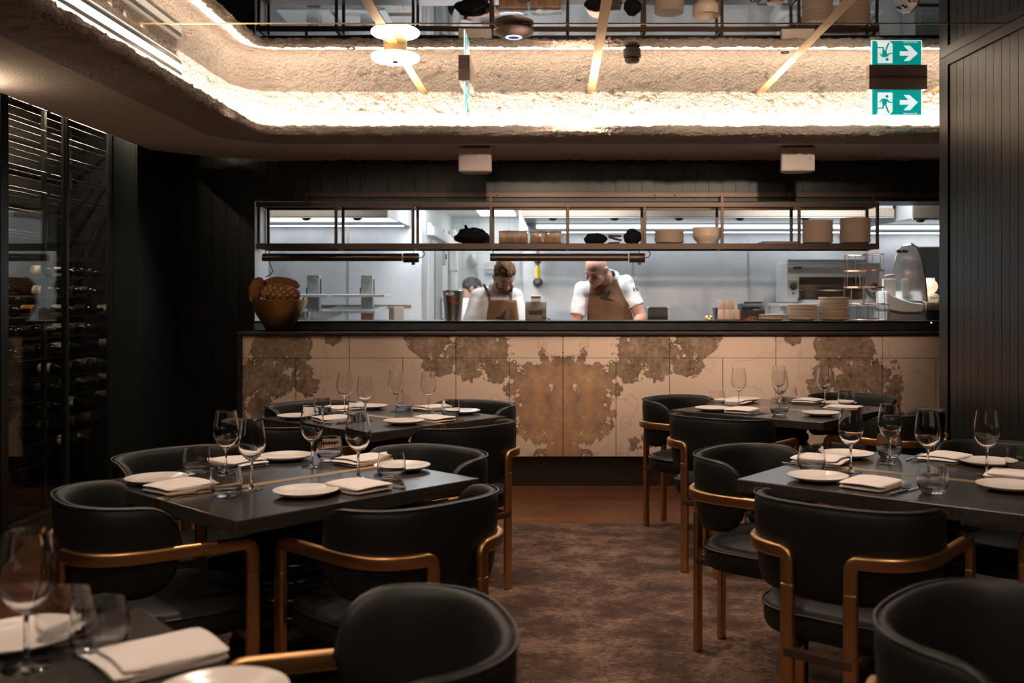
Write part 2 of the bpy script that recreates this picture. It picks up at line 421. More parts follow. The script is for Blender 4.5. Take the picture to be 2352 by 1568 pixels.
# kitchen-side wall with the serving opening
b = MB()
b.box(-4.2, OPX0, YB+.012, 8.16, 0, 2.9); b.box(OPX0, OPX1, YB+.012, 8.16, OPZ1, 2.9); b.box(OPX1, 5, YB+.012, 8.16, 0, 2.9)
b.box(OPX0, OPX1, YB+.012, 8.16, 0, 1.14)
boards(b, 'x', -3.1, OPX0, .103, YB+.012, 0, 2.6); boards(b, 'x', OPX0, OPX1, .1035, YB+.012, OPZ1, 2.6)
struct(b.build('wall_back', M['wall']))
j = MB().box(OPX0, OPX0+.006, YB+.01, 8.17, OPZ0, OPZ1); struct(j.build('trim_1', M['brushed']))
# left wall: pier right of the wine cabinet, wall nearer the camera
b = MB(); b.box(-3.12, XL-.012, 7.02, YB+.012, 0, 2.6); boards(b, 'y', 7.02, YB, .39, XL-.012, 0, 2.6, sign=1)
b.box(-3.2, XL, -3.2, 5.25, 0, 2.6)
struct(b.build('wall_left', M['wall']))
b = MB().box(-4.2, 5, -3.3, -3.2, 0, 2.9); struct(b.build('wall_front', M['wall']))
b = MB().box(4.6, 4.7, 5.8, 8.2, 0, 2.9); struct(b.build('wall_far_right', M['wall']))
# right wall, slightly splayed, grooved boards
RX = lambda y: 2.278+.0747*(5.92-y)
b = MB(); b.prism([(2.292, 5.91), (RX(-3.2)+.014, -3.2), (4.9, -3.2), (4.9, 5.91)], 0, ZM)
n = 110; y0 = 5.80
for i in range(n):
    ya, yb_ = y0-i*.082-.002, y0-(i+1)*.082+.002
    b.prism([(RX(ya), ya), (RX(yb_), yb_), (RX(yb_)+.014, yb_), (RX(ya)+.014, ya)][::-1], .1, 2.738)
struct(b.build('wall_right', M['wall']))
b = MB(); b.prism([(RX(5.92)-.008, 5.92), (RX(5.92)+.4, 5.92), (RX(5.92)+.4, 5.905), (RX(5.81)+.01, 5.905), (RX(5.81)-.008, 5.81)], 0, ZM)
b.prism([(RX(5.81)-.012, 5.81), (RX(5.81)+.01, 5.81), (RX(-3.2)+.01, -3.2), (RX(-3.2)-.012, -3.2)], 2.738, ZM)
b.prism([(RX(5.81)-.012, 5.81), (RX(5.81)+.01, 5.81), (RX(-3.2)+.01, -3.2), (RX(-3.2)-.012, -3.2)], 0, .1)
struct(b.build('trim_2', M['wall'], bevel=.003))
# mirror ceiling in two sheets with a fine brass joint
b = MB().box(-2.2, 4.9, 5.152, 6.86, ZM, ZM+.02); struct(b.build('ceiling_mirror', M['mirror']))
b = MB().box(-2.2, 4.9, -3.2, 5.148, ZM, ZM+.02, Matrix.Translation((0,5.148,ZM)) @ Matrix.Rotation(-.006, 4, 'X') @ Matrix.Translation((0,-5.148,-ZM)))
struct(b.build('ceiling_mirror', M['mirror']))
b = MB().box(-2.2, 2.34, 5.146, 5.154, ZM-.003, ZM+.004); struct(b.build('trim_3', M['brass_strip']))
for i, x in enumerate((-2.0, -.895, .245, 1.40, 2.56)):
    y1 = 6.83
    if i == 0: continue
    b = MB().box(x-.026, x+.026, 0, y1, ZM-.003, ZM+.003); struct(b.build('trim_%d' % (3+i), M['brass_strip']))
b = MB().box(-4.2, 5, -3.3, 8.2, 2.86, 2.92); struct(b.build('ceiling_slab', M['wall_in']))
# plaster soffit with lip, light trough and fascia
prof = [(1.2, ZS)]
k = 1.2
while k > .08: k -= .06; prof.append((max(k, .06), ZS))
def seg(a, b, n): return [(a[0]+(b[0]-a[0])*i/n, a[1]+(b[1]-a[1])*i/n) for i in range(1, n+1)]
prof += seg((.06, ZS), (.014, ZS+.008), 3) + seg((.014, ZS+.008), (0, ZS+.025), 2) + seg((0, ZS+.025), (0, ZS+.052), 3) + seg((0, ZS+.052), (.02, ZS+.066), 2)
nl = len(prof)
prof += [(.04, ZS+.062), (.045, ZS+.035), (.09, ZS+.033), (.135, ZS+.033), (.17, ZS+.042)]
prof += seg((.17, ZS+.042), (.19, ZS+.08), 3) + seg((.19, ZS+.08), (.195, ZM+.01), 15)
path = []; x = 4.6
LX, LY, R = -1.946, 6.63, .10
while x > LX+R: path.append((V(x, LY, 0), V(0,1,0))); x -= .02 if x < 3 else .1
for i in range(9):
    a = PI/2 + (PI/2)*i/8
    d = V(math.cos(a), math.sin(a), 0); path.append((V(LX+R, LY-R, 0)+d*R, d))
y = LY-R-.02
while y > -3.2: path.append((V(LX, y, 0), V(-1,0,0))); y -= .02 if y > 2.6 else .15
YF = -1.1
path = [q for q in path if q[0].y > YF+R+.01]
for i in range(9):
    a = PI + (PI/2)*i/8
    d = V(math.cos(a), math.sin(a), 0); path.append((V(LX+R, YF+R, 0)+d*R, d))
x = LX+R+.15
while x < 2.75: path.append((V(x, YF, 0), V(0,-1,0))); x += .15
rings = []
for p, d in path:
    mo = 9
    if d.y < -.01: mo = min(mo, (p.y+3.2)/-d.y)
    if d.y > .01: mo = min(mo, (YB+.0-p.y)/d.y)
    if d.x < -.01: mo = min(mo, (p.x-XL)/-d.x)
    r = []
    for k, (o, z) in enumerate(prof):
        o = min(o, mo)
        q = p + d*o; q.z = z
        amp = .003 if k < 16 else .011
        if k < 2 : amp = .010
        nv = noise.noise_vector(q*40)*amp + noise.noise_vector(q*85)*amp*.7 + noise.noise_vector(q*7)*amp*.5
        if 2 <= k < 16: nv = V(0, 0, nv.z)
        r.append(q+nv)
    rings.append(r)
sof = MB().loft(rings, cap=False, closed=False)
o = sof.build('ceiling', M['plaster'], smooth=60); o.data.materials.append(M['plaster_rough'])
npf = len(prof)-1
for i, pl in enumerate(o.data.polygons):
    if i % npf >= 14: pl.material_index = 1
struct(o)
# led strip lying in the trough
b = MB()
def strip_rings(ps, o0, o1, z): return [[p+d*o0+V(0,0,z), p+d*o1+V(0,0,z), p+d*o1+V(0,0,z+.006), p+d*o0+V(0,0,z+.006)] for p, d in ps]
b.loft(strip_rings(path, .085, .11, ZS+.046), closed=True)
tag(b.build('led_strip', M['led']), 'warm led strip glowing in the trough behind the rough plaster lip', 'light strip')
# slot diffuser in the left fascia
t = thing('slot_diffuser', 'long linear slot air diffuser with black lines in the glowing left fascia', 'vent', (-2.14, 3.4, 2.69))
MB().box(0, .022, -1.2, 2.28, -.05, .05).build('frame', M['white_plastic'], t)
MB().box(.022, .026, -1.2, 2.27, -.045, -.030).build('slot', M['base_black'], t)
MB().box(.022, .026, -1.2, 2.27, .018, .033).build('slot', M['base_black'], t)

# ================================================================ KITCHEN SHELL
KZ, KC = .12, 2.48
b = MB().box(-4.2, 5, 8.2, 13.2, 0, KZ); o = b.build('floor_kitchen', M['dark_steel']); struct(o)
b = MB().box(-4.2, 5, 8.16, 13.2, KC, KC+.05); struct(b.build('ceiling_kitchen', M['white_paint']))
b = MB()
for x0, x1 in ((-4.2, -2.13), (-2.127, -1.343), ):
    b.box(x0, x1, 10.3, 10.4, KZ, KC)
b.box(-4.2, -4.1, 8.16, 10.3, KZ, KC)
struct(b.build('wall_kitchen_left', M['stainless']))
b = MB()
for x0, x1 in ((-.358, .80), (.803, 1.985), (1.988, 3.2), (3.203, 5)): b.box(x0, x1, 10.3, 10.4, KZ, KC)
b.box(4.9, 5, 8.16, 10.3, KZ, KC)
struct(b.build('wall_kitchen_right', M['stainless']))
b = MB()
for x in (-2.1285, .8015, 1.9865, 3.2015): b.box(x-.008, x+.008, 10.293, 10.3, KZ, KC)
b.box(-1.36, -1.33, 10.285, 10.42, KZ, KC); b.box(-.37, -.345, 10.285, 10.42, KZ, KC)
struct(b.build('trim_7', M['brushed']))
b = MB().box(-1.5, 0, 13.0, 13.1, KZ, KC); struct(b.build('wall_tiled', M['tile']))
b = MB().box(-1.44, -1.343, 10.4, 13.0, KZ, KC); b.box(-.358, -.26, 10.4, 13.0, KZ, KC); struct(b.build('wall_alcove', M['white_paint']))
# cool-room door on the alcove's left wall
b = MB().box(-1.343, -1.30, 10.75, 11.55, KZ, 2.02); o = b.build('door_1', M['brushed'], bevel=.006); struct(o)
h = MB().box(-1.30, -1.285, 11.38, 11.42, 1.15, 1.42).tube([(-1.29,11.4,1.17),(-1.25,11.4,1.19),(-1.25,11.4,1.38),(-1.29,11.4,1.40)], .012); h.build('door_handle', M['steel'], o, smooth=40)
MB().box(-1.303, -1.299, 10.80, 10.86, KZ, 2.0).build('door_seal', M['black_plastic'], o)
b = MB().box(-1.343, -1.27, 10.5, 12.9, 2.07, 2.16).box(-1.343, -1.30, 10.5, 12.9, 2.16, 2.20); struct(b.build('trim_8', M['white_paint'], bevel=.004))

# ================================================================ LIGHTS
def spot(name, loc, aim, power, col, ang=100, blend=1, rad=.03):
    l = bpy.data.lights.new(name, 'SPOT'); l.energy = power; l.color = col; l.spot_size = math.radians(ang); l.spot_blend = blend; l.shadow_soft_size = rad
    o = bpy.data.objects.new(name, l); COL.objects.link(o); o.location = loc
    o.rotation_euler = (Vector(aim)-Vector(loc)).to_track_quat('-Z', 'Y').to_euler(); return o
WARM = (1, .75, .58)
DOWN = [(-.96, 6.03, 'above the far left table'), (.155, 6.47, 'near the kitchen counter'), (1.32, 5.75, 'above the far right table'), (-.92, 3.45, 'above the table by the wine cabinet'), (1.28, 3.55, 'above the right-hand middle table'), (-.87, 1.3, 'above the nearest left table'), (1.3, 1.4, 'above the nearest right table'), (.2, 4.2, 'over the carpeted aisle')]
dl0 = None
for x, y, w in DOWN:
    if dl0 is None:
        dl0 = thing('downlight', 'tiny recessed downlight in the mirror ceiling '+w, 'downlight', (x, y, ZM-.001), group='pinhole downlights in the mirror')
        MB().lathe([(.016, -.002), (.024, -.003), (.026, 0)], 20).build('trim_ring', M['black_plastic'], dl0, smooth=50)
    else: dup(dl0, (x, y, ZM-.001), 0, 'tiny recessed downlight in the mirror ceiling '+w)
    spot('downlight_beam', (x, y, ZM-.02), (x, y, 0), SPOTW if y < 5.9 else SPOTW*.8, WARM, 115, 1, .025)
for x, w in ((-.15, 'above the aisle, aimed at the serving opening'), (.95, 'aimed at the wall over the two right tables'), (1.7, 'next to the right wall, aimed at the plate stacks')):
    dup(dl0, (x, 4.75, ZM-.001), 0, 'tiny recessed downlight '+w)
    spot('wall_wash_beam', (x, 4.75, ZM-.02), (x, 7.8, 1.42), WASHW, WARM, 47, .8, .04)
dup(dl0, (-1.15, 5.65, ZM-.001), 0, 'added downlight left of the opal lamp, brightening the bottle labels in the wine cabinet')
spot('added_cabinet_beam', (-1.15, 5.65, ZM-.02), (-3.4, 6.75, .90), CABW, WARM, 42, .6, .03)  # added spot, lifts the bottle labels behind the glass
# white ceiling panels of the kitchen
for k, (x, y, w) in enumerate(((-.72, 12.35, 'above the tiled alcove'), (-2.3, 8.31, 'above the grill end of the kitchen'), (.12, 8.31, 'above the pass between the two cooks'), (2.3, 8.31, 'above the plate stacks'), (-.85, 9.8, 'between the two hoods'))):
    t = thing('panel_light', 'white square ceiling panel light '+w, 'ceiling light', (x, y, KC), group='kitchen ceiling panels')
    hx, hy = (.24, .42) if k == 0 else (.55, .13)
    MB().box(-hx, hx, -hy, hy, -.012, 0).build('frame', M['white_paint'], t); MB().box(-hx+.02, hx-.02, -hy+.02, hy-.02, -.016, -.011).build('diffuser', M['alcove_light'] if k == 0 else M['panel_dim'] if k == 1 else M['panel_light'], t)
w = bpy.data.worlds.new('world'); SC.world = w; w.use_nodes = True; w.node_tree.nodes['Background'].inputs[0].default_value = (.01,.008,.007,1); w.node_tree.nodes['Background'].inputs[1].default_value = .2

# ================================================================ CAMERA
cam = bpy.data.cameras.new('camera'); co = bpy.data.objects.new('camera', cam); COL.objects.link(co)
co.location = (0, 0, CH); co.rotation_euler = (PI/2, 0, 0)
cam.sensor_width = 36; cam.lens = CF/2352*36; cam.shift_x = (1176-VX)/2352; cam.shift_y = (VY-784)/2352
cam.dof.use_dof = True; cam.dof.focus_distance = 4.6; cam.dof.aperture_fstop = 3.2
SC.camera = co
SC.view_settings.view_transform = 'Standard'; SC.view_settings.look = 'None'; SC.view_settings.gamma = 1; SC.view_settings.use_curve_mapping = False; SC.view_settings.exposure = EXPOSURE
SC.cycles.use_denoising = True; SC.cycles.max_bounces = 10; SC.cycles.diffuse_bounces = 4; SC.cycles.glossy_bounces = 5; SC.cycles.transmission_bounces = 9; SC.cycles.transparent_max_bounces = 12
SC.cycles.sample_clamp_indirect = 6; SC.cycles.caustics_refractive = True; SC.cycles.blur_glossy = .5
# ================================================================ PASS COUNTER
YC = 7.39; kC = YC/CF
CX = (1293-VX)*kC
pc = thing('pass_counter', 'long kitchen pass counter faced with bookmatched brown and cream stone panels', 'counter', (CX, 0, 0))
def zc(y): return CH+(VY-y)*kC
XL0, XR0 = (556-1293)*kC, 3.6
MB().box(XL0-.01, XR0, YC+.012, YB-.001, zc(1048), 1.146).build('carcass', M['wall_in'], pc)
ups = [XL0]+[(x-1293)*kC for x in (802,1047,1293,1538,1782,2027)]+[(2272-1293)*kC, XR0]
lows = [XL0]+[(x-1293)*kC for x in (679,802,925,1047,1170,1293,1415,1538,1660,1782,1905,2027,2150,2272)]+[XR0]
for xs, z0, z1 in ((ups, zc(822)+.0015, zc(771)), (lows, zc(1048), zc(822)-.0015)):
    for a, b_ in zip(xs, xs[1:]):
        MB().box(a+.002, b_-.002, YC, YC+.012, z0, z1).build('stone_panel', M['marble'], pc, bevel=.0012)
MB().box(XL0-.02, XR0, YC+.05, YB-.001, 0, zc(1048)-.001).build('kickboard', M['walnut'], pc)
MB().box(XL0-.03, XL0, YC-.02, YB-.001, 0, zc(771)).build('end_trim', M['walnut'], pc, bevel=.002)
MB().box(XL0-.034, XR0, YC-.024, YB-.001, zc(770)+.001, 1.146).build('front_ledge', M['walnut'], pc, bevel=.004)
ledge_z = 1.146
m = M['dark_stone'] = noisy('dark_honed_stone', (.012,.011,.010), (.035,.030,.026), 9, .4)
MB().box(XL0+.06, XR0, YB-.03, YB+.012, 1.1462, 1.218).build('upstand', m, pc, bevel=.002)
MB().box(OPX0-CX+.008, XR0, YB-.03, 8.34, 1.2, 1.2185).build('pass_top', M['dark_stone'], pc, bevel=.002)
PZ = 1.2187
# lower steel bench where the cooks work, behind the pass
wb = thing('prep_bench', 'stainless prep bench hidden just behind the kitchen pass', 'bench', (0, 8.25, KZ))
MB().box(OPX0+.1, 3.6, -.07, .22, .80, .84).build('worktop', M['brushed'], wb)
for x in (-2.1, -.7, .7, 2.1, 3.4): MB().box(x-.02, x+.02, -.04, 0, 0, .80).build('leg', M['brushed'], wb)

# ---- bronze trim rail over the opening
t = thing('trim_rail', 'thin bronze angle rail with screws above the serving opening', 'rail', (0, YB-.012, 0))
z0, z1 = P(0,453,7.79).z, P(0,442,7.79).z
MB().box((700-VX)/CF*7.79, OPX1, -.012, .012, z0, z1).build('rail', M['bronze'], t, bevel=.0015)
for x in (960, 1142, 1503, 1549, 2090):
    q = P(x, 448, 7.775); MB().lathe([(0, .003), (.006, .002), (.006, 0)], 10, tmat((q.x, -.012, q.z), rx=PI/2)).build('screw', M['base_black'], t)
# ---- hanging shelf frame
D0, D1 = 7.72, 7.98
sh = thing('hanging_shelf', 'long black metal shelf frame hung in the serving opening, loaded with plates and bundles', 'shelf', (0, 0, 0))
def X0(x): return (x-VX)/CF*D0
zt0, zt1 = P(0,475,D0).z, P(0,464,D0).z
zb0, zb1 = P(0,572,D0).z, P(0,557,D0).z
xl, xr = X0(588), X0(2020)
s_ = .024
for y in (D0, D1):
    MB().box(xl, xr, y, y+s_, zt0, zt1).build('top_rail', M['bronze'], sh, bevel=.002)
    MB().box(xl, xr, y, y+s_, zb0, zb1-.006).build('bottom_rail', M['bronze'], sh, bevel=.002)
MB().box(xl, xr, D0+s_, D1, zb1-.012, zb1-.004).build('shelf_board', M['bronze'], sh)
for x in (590, 768, 945, 1124, 1301, 1478, 1656, 1833, 2013):
    a = X0(x)
    for y in (D0, D1): MB().box(a, a+.022, y, y+s_, zb1-.006, zt0).build('post', M['bronze'], sh, bevel=.002)
    MB().box(a, a+.022, D0+s_, D1, zt0+.004, zt1-.004).build('cross_bar', M['bronze'], sh)
    MB().box(a, a+.022, D0+s_, D1, zb0+.004, zb1-.012).build('cross_bar', M['bronze'], sh)
MB().box(xl+.0, xl+.004, D0+s_, D1, zb1-.004, zt0).build('end_panel', M['brushed'], sh)
for x in (700, 1124, 1656, 2005):
    a = X0(x); MB().box(a, a+.02, D0+.005, D0+.02, zt1-.001, zt1+.06).build('hanger', M['bronze'], sh)
SZ = zb1-.004+.0005
# ---- heat lamps under the shelf
def heat_lamp(x0, x1, lab):
    d = D0+.08; a, b_ = (x0-VX)/CF*d, (x1-VX)/CF*d; zc_ = P(0, 592, d).z; r = .034
    t = thing('heat_lamp', lab, 'heat lamp', ((a+b_)/2, d, zc_), group='heat lamps under the shelf'); h = (b_-a)/2
    pr = [(r*math.cos(q), r*math.sin(q)) for q in [PI*(-.27)+k*PI*1.54/16 for k in range(17)]]
    MB().loft([[(x, y, z) for y, z in pr] for x in (-h, h-.13)], cap=True).build('reflector_hood', M['bronze'], t, smooth=40)
    MB().lathe([(0, 0), (r+.002, 0), (r+.003, .004), (r+.003, .115), (r+.001, .12), (0, .12)], 24, tmat((h-.12, 0, 0), ry=PI/2)).build('end_cap', M['bronze'], t, smooth=40)
    MB().box(h-.055, h-.03, -.012, .012, -.055, -.03).build('switch', M['black_plastic'], t, bevel=.002)
    MB().box(-h+.05, h-.2, -.012, .012, .006, .018).build('element', M['heat'], t)
    for x in (-h+.02, h-.04): MB().tube([(x, 0, r-.004), (x, 0, zb0-zc_+.002)], .003, 6).build('hanging_chain', M['dark_steel'], t)
    MB().tube([(h, 0, 0), (h+.03, 0, .005), (h+.045, .01, .03), (h+.03, .02, .058), (h-.02, .03, zb0-zc_)], .004, 6).build('power_cord', M['black_plastic'], t, smooth=60)
heat_lamp(604, 962, 'bronze tube heat lamp hung under the shelf above the bread bowl end')
heat_lamp(1126, 1481, 'bronze tube heat lamp hung under the shelf above the two cooks')
MB_ = MB().tube([P(619,575,D0+.1), P(617,590,D0+.12), P(622,612,D0+.14), P(627,622,D0+.14), P(620,631,D0+.14), P(610,636,D0+.15)], .004, 6)
tag(MB_.build('power_cable', M['black_plastic'], smooth=60), 'thin black cable dangling by the left jamb of the opening', 'cable')
# ---- speakers on the soffit
def speaker(x, y, lab, rz):
    d = 7.15; p = P(x, y, d)
    t = thing('wall_speaker', lab, 'speaker', (p.x, d, p.z), rz, 'cream speakers under the soffit')
    MB().prism([(-.118,-.07),(.118,-.07),(.112,.02),(.075,.09),(-.075,.09),(-.112,.02)], -.085, .085).build('cabinet', M['cream_plastic'], t, bevel=.006)
    MB().box(-.110, .110, -.0745, -.0702, -.078, .078).build('grille', noisy('speaker_grille', (.50,.42,.37), (.60,.51,.45), 320), t, bevel=.002)
    MB().box(.070, .090, -.0755, -.0745, -.008, .014).build('badge', M['mauve'], t)
    MB().box(-.03, .03, -.02, .04, .085, ZS-p.z+.002).build('bracket', M['cream_plastic'], t)
speaker(1093, 369, 'cream box speaker under the soffit, left of the middle above the cooks', 0)
speaker(1829, 368, 'cream box speaker under the soffit, above the plate stacks end', -.05)

# ---- ceiling fixtures on the mirror
p = P(908, 101, 5.58)
t = thing('ceiling_lamp', 'glowing opal disc lamp on a short brass stem under the mirror ceiling', 'lamp', (p.x, p.y, ZM))
MB().lathe([(0, -.001), (.065, -.001), (.065, -.055), (0, -.055)], 32).build('stem', M['brass_strip'], t, smooth=40)
MB().lathe([(0, -.055), (.125, -.055), (.134, -.062), (.134, -.078), (.120, -.088), (0, -.092)], 48).build('disc', M['lamp_opal'], t, smooth=40)
MB().lathe([(0, -.101), (.012, -.099), (.016, -.091)], 16).build('finial', M['black_plastic'], t, smooth=40)
p = P(1180, 63, 5.22)
t = thing('access_point', 'mauve flying-saucer shaped sensor with a blue glowing ring on the mirror ceiling', 'sensor', (p.x, p.y, ZM))
MB().lathe([(0, 0), (.085, 0), (.106, -.016), (.104, -.030), (.07, -.046), (.045, -.052)], 40).build('housing', M['mauve'], t, smooth=60)
MB().lathe([(.045, -.052), (.042, -.055), (.03, -.056), (.028, -.054)], 32).build('glow_ring', M['ring_glow'], t, smooth=60)
MB().lathe([(.028, -.0535), (0, -.055)], 32).build('lens', M['mauve'], t, smooth=60)
p = P(1452, 122, 5.76)
t = thing('smoke_detector', 'small round cream smoke detector under the mirror ceiling', 'detector', (p.x, p.y, ZM))
MB().lathe([(0, 0), (.050, 0), (.051, -.022), (.046, -.026)], 32).build('base', M['cream_plastic'], t, smooth=35)
MB().lathe([(.040, -.026), (.038, -.040), (0, -.040)], 32).build('vent_band', M['grey_plastic'], t, smooth=35)
MB().lathe([(.044, -.038), (.040, -.050), (.03, -.058), (0, -.060)], 32).build('cap', M['cream_plastic'], t, smooth=35)

def exit_sign(loc, rz, lab):
    t = thing('exit_sign', lab, 'exit sign', loc, rz)
    MB().box(-.185, .185, -.035, .035, -.078, 0).build('housing', M['sign_box'], t, bevel=.002)
    h0, h1, w = -.240, -.078, .162
    MB().box(-w, w, -.004, .004, h0, h1).build('blade', M['acrylic'], t)
    for s in (-1, 1):
        R_ = Matrix.Rotation(0 if s < 0 else PI, 4, 'Z')
        MB().box(-w+.006, w-.006, -.0052, -.0042, h0+.005, h1, R_).build('green_field', M['sign_green'], t)
        def sg(poly, y=-.0058):   # poly in sign units: x 0..860, z 0..420 (z up)
            k = .312/813.
            pts = [((x-400)*k, (z-400)*k-.08) for x, z in poly]
            mb = MB(); n = len(pts)
            mb.add([(x, y, z) for x, z in pts]+[(x, y+.0005, z) for x, z in pts], [tuple(range(n)), tuple(reversed(range(n, 2*n)))]+[(i, n+i, n+(i+1) % n, (i+1) % n) for i in range(n)], R_); return mb
        ar = [(452,165),(452,240),(600,240),(515,325),(610,325),(752,203),(622,72),(515,72),(605,165)]
        pan = [(82,365),(330,365),(330,45),(280,0),(60,0),(82,30)]
        if s < 0:
            sg(pan).build('door_symbol', M['sign_white'], t); sg(ar).build('arrow', M['sign_white'], t)
        else:
            sg([(800-x, z) for x, z in pan][::-1]).build('door_symbol', M['sign_white'], t); sg(ar).build('arrow', M['sign_white'], t)
        fx = (lambda x: x) if s < 0 else (lambda x: 800-x)
        man = MB()
        for poly in ([(150,255),(205,265),(255,250),(225,150),(165,140)], [(150,262),(205,268),(195,245),(155,240),(125,195),(108,205)],
                     [(225,262),(250,255),(285,212),(328,212),(328,192),(275,192),(232,230)],
                     [(205,165),(228,165),(278,40),(290,25),(255,28),(225,95)], [(165,160),(195,150),(180,95),(75,95),(60,80),(60,72),(40,72),(65,115),(160,115)]):
            q = [(fx(x), z) for x, z in poly]
            if s > 0: q = q[::-1]
            g = sg(q, -.0063); man.add(g.v, g.f)
        cx = fx(240); g = sg([(cx+26*math.cos(a*PI/8), 300+26*math.sin(a*PI/8)) for a in range(16)], -.0063); man.add(g.v, g.f)
        man.build('running_figure', M['sign_green'], t)
    text('maker_text', 'Clevertronics 24m', .012, M['sign_white'], t, (.088, -.0058, h0+.013), (PI/2, 0, 0), .0002)
    return t
p = P(2054, 183, 6.44)
exit_sign((p.x, 6.40, ZM), 0, 'green exit sign with running figure and right arrow under the mirror ceiling')
p = P(1072, 172, 6.3)
exit_sign((p.x, 6.30, ZM), PI/2, 'exit sign seen edge-on as a thin bright blade under the mirror ceiling')
# ---- wine cabinet
GX = -3.12
wc = thing('wine_cabinet', 'tall glass-fronted wine cabinet with rows of chromed rails along the dark left wall', 'wine cabinet', (GX, 0, 0))
MB().box(-.62, -.60, 4.9, 7.72, 0, 2.72).build('back_panel', M['wall_in'], wc)
MB().box(-.60, .19, 5.26, 7.018, 0, .06).build('plinth', M['walnut'], wc)
MB().box(-.60, .0, 4.9, 7.72, 2.70, 2.74).build('top_panel', M['wall_in'], wc)
MB().box(-.60, 0, 7.70, 7.72, .06, 2.70).build('side_panel', M['wall_in'], wc)
MB().box(-.60, 0, 4.90, 4.92, .06, 2.70).build('side_panel', M['wall_in'], wc)
for y0_, y1_ in ((5.27, 5.60), (5.68, 6.365), (6.385, 7.012)):
    MB().box(-.005, .005, y0_, y1_, .06, 2.68).build('glass_pane', M['pane'], wc)
for y in (5.60, 6.365, 7.005):
    MB().box(-.02, .02, y, y+(.08 if y < 6 else .02 if y < 7 else .012), .06, 2.69).build('mullion', M['wall'], wc)
ROWZ = [CH+(VY-(327+39.62*i))*7.53/CF for i in range(18)]
for i, z in enumerate(ROWZ):
    segs_ = [(-.08, 5.0, 7.5), (-.20, 5.0, 7.62), (-.36, 5.0, 7.66)] if i > 6 else [(-.08, 5.3, 6.3), (-.085, 6.36, 7.5), (-.20, 5.0, 5.9), (-.205, 6.0, 7.60), (-.36, 5.0, 7.66)]
    for x, a, b_ in segs_:
        MB().tube([(x, a, z), (x, b_, z)], .0045, 8).build('rail', M['rail'], wc, smooth=60)
for y in (6.37, 7.45):
    for x in (-.14, -.5): MB().box(x-.012, x+.012, y, y+.03, .06, 2.70).build('upright', M['black_plastic'], wc)
# bottles: lying across the rails with the neck to the room
def bottle(mlab, lab, mf='foil'):
    t = thing('wine_bottle', lab, 'bottle', group='wine bottles in the glass cabinet')
    pr = [(0, .002), (.030, 0), (.036, .004), (.037, .02), (.037, .183), (.034, .205), (.022, .225), (.0145, .245), (.0138, .255)]
    Mx = Matrix.Rotation(PI/2, 4, 'Y')
    MB().lathe(pr+[(.0138, .29), (.0145, .295), (0, .297)], 20, Mx).build('glass_body', M['wine_glass_dark'], t, smooth=40)
    MB().lathe([(.0144, .248), (.0148, .25), (.0146, .292), (.0150, .297), (0, .2985)], 16, Mx).build('capsule', M[mf], t, smooth=40)
    MB().lathe([(.0373, .100), (.0375, .102), (.0375, .180), (.0373, .182)], 20, Mx).build('label', M[mlab], t, smooth=40)
    return t
protos = {k: bottle(k, k) for k in ('label_cream', 'label_amber', 'label_dark')}
used = set()
BT = [(120,622,'c'),(163,624,'c'),(186,624,'d'),(212,625,'c'),(229,625,'c'),(27,665,'c'),(122,666,'c'),(140,668,'d'),(182,668,'d'),(214,667,'a'),(32,711,'c'),(90,708,'a'),(122,712,'d'),(165,712,'c'),(215,712,'d'),(262,713,'c'),
      (33,756,'c'),(55,757,'d'),(90,756,'d'),(124,754,'d'),(164,754,'c'),(186,754,'d'),(214,757,'a'),(268,753,'d'),(30,800,'d'),(92,796,'d'),(128,798,'d'),(164,800,'c'),(183,792,'c'),(264,793,'c'),
      (128,840,'c'),(181,842,'d'),(214,841,'c'),(232,838,'c'),(128,882,'d'),(184,883,'d'),(216,880,'c'),(229,874,'d'),(266,876,'c'),(138,925,'d'),(190,925,'c'),(230,918,'d'),(264,917,'c'),(284,916,'d'),
      (136,968,'d'),(188,962,'d'),(220,970,'c'),(268,956,'d'),(178,1008,'c'),(215,1008,'c'),(236,998,'c')]
rows_ = {}
for px, py, kd in BT:
    d = 3.33*CF/(VX-px); z = CH+(VY-py)*d/CF
    ri = min(range(18), key=lambda i: abs(ROWZ[i]+.042-z)); rows_.setdefault(ri, []).append((px, kd, d))
NTH = ['first', 'second', 'third', 'fourth', 'fifth', 'sixth', 'seventh', 'eighth', 'ninth', 'tenth', 'eleventh', 'twelfth']
rn = sorted(rows_)
for r_i, ri in enumerate(rn):
    seq = sorted(rows_[ri]); 
    for k, (px, kd, d) in enumerate(seq):
        key = {'c': 'label_cream', 'a': 'label_amber', 'd': 'label_dark'}[kd]
        where = ('topmost' if r_i == 0 else 'lowest' if r_i == len(rn)-1 else NTH[r_i]) + ' filled row of the wine cabinet'
        lab = '%s wine bottle, %s from the left in the %s' % ({'c': 'cream-labelled', 'a': 'amber-labelled', 'd': 'dark-labelled'}[kd], NTH[k], where)
        loc = (GX-.43+random.uniform(-.02, .02), d, ROWZ[ri]+.0045+.0375)
        if key not in used: used.add(key); o = protos[key]; o.location = loc; o['label'] = lab
        else: o = dup(protos[key], loc, None, lab)
        o.rotation_euler.x = random.uniform(-.5, .5)
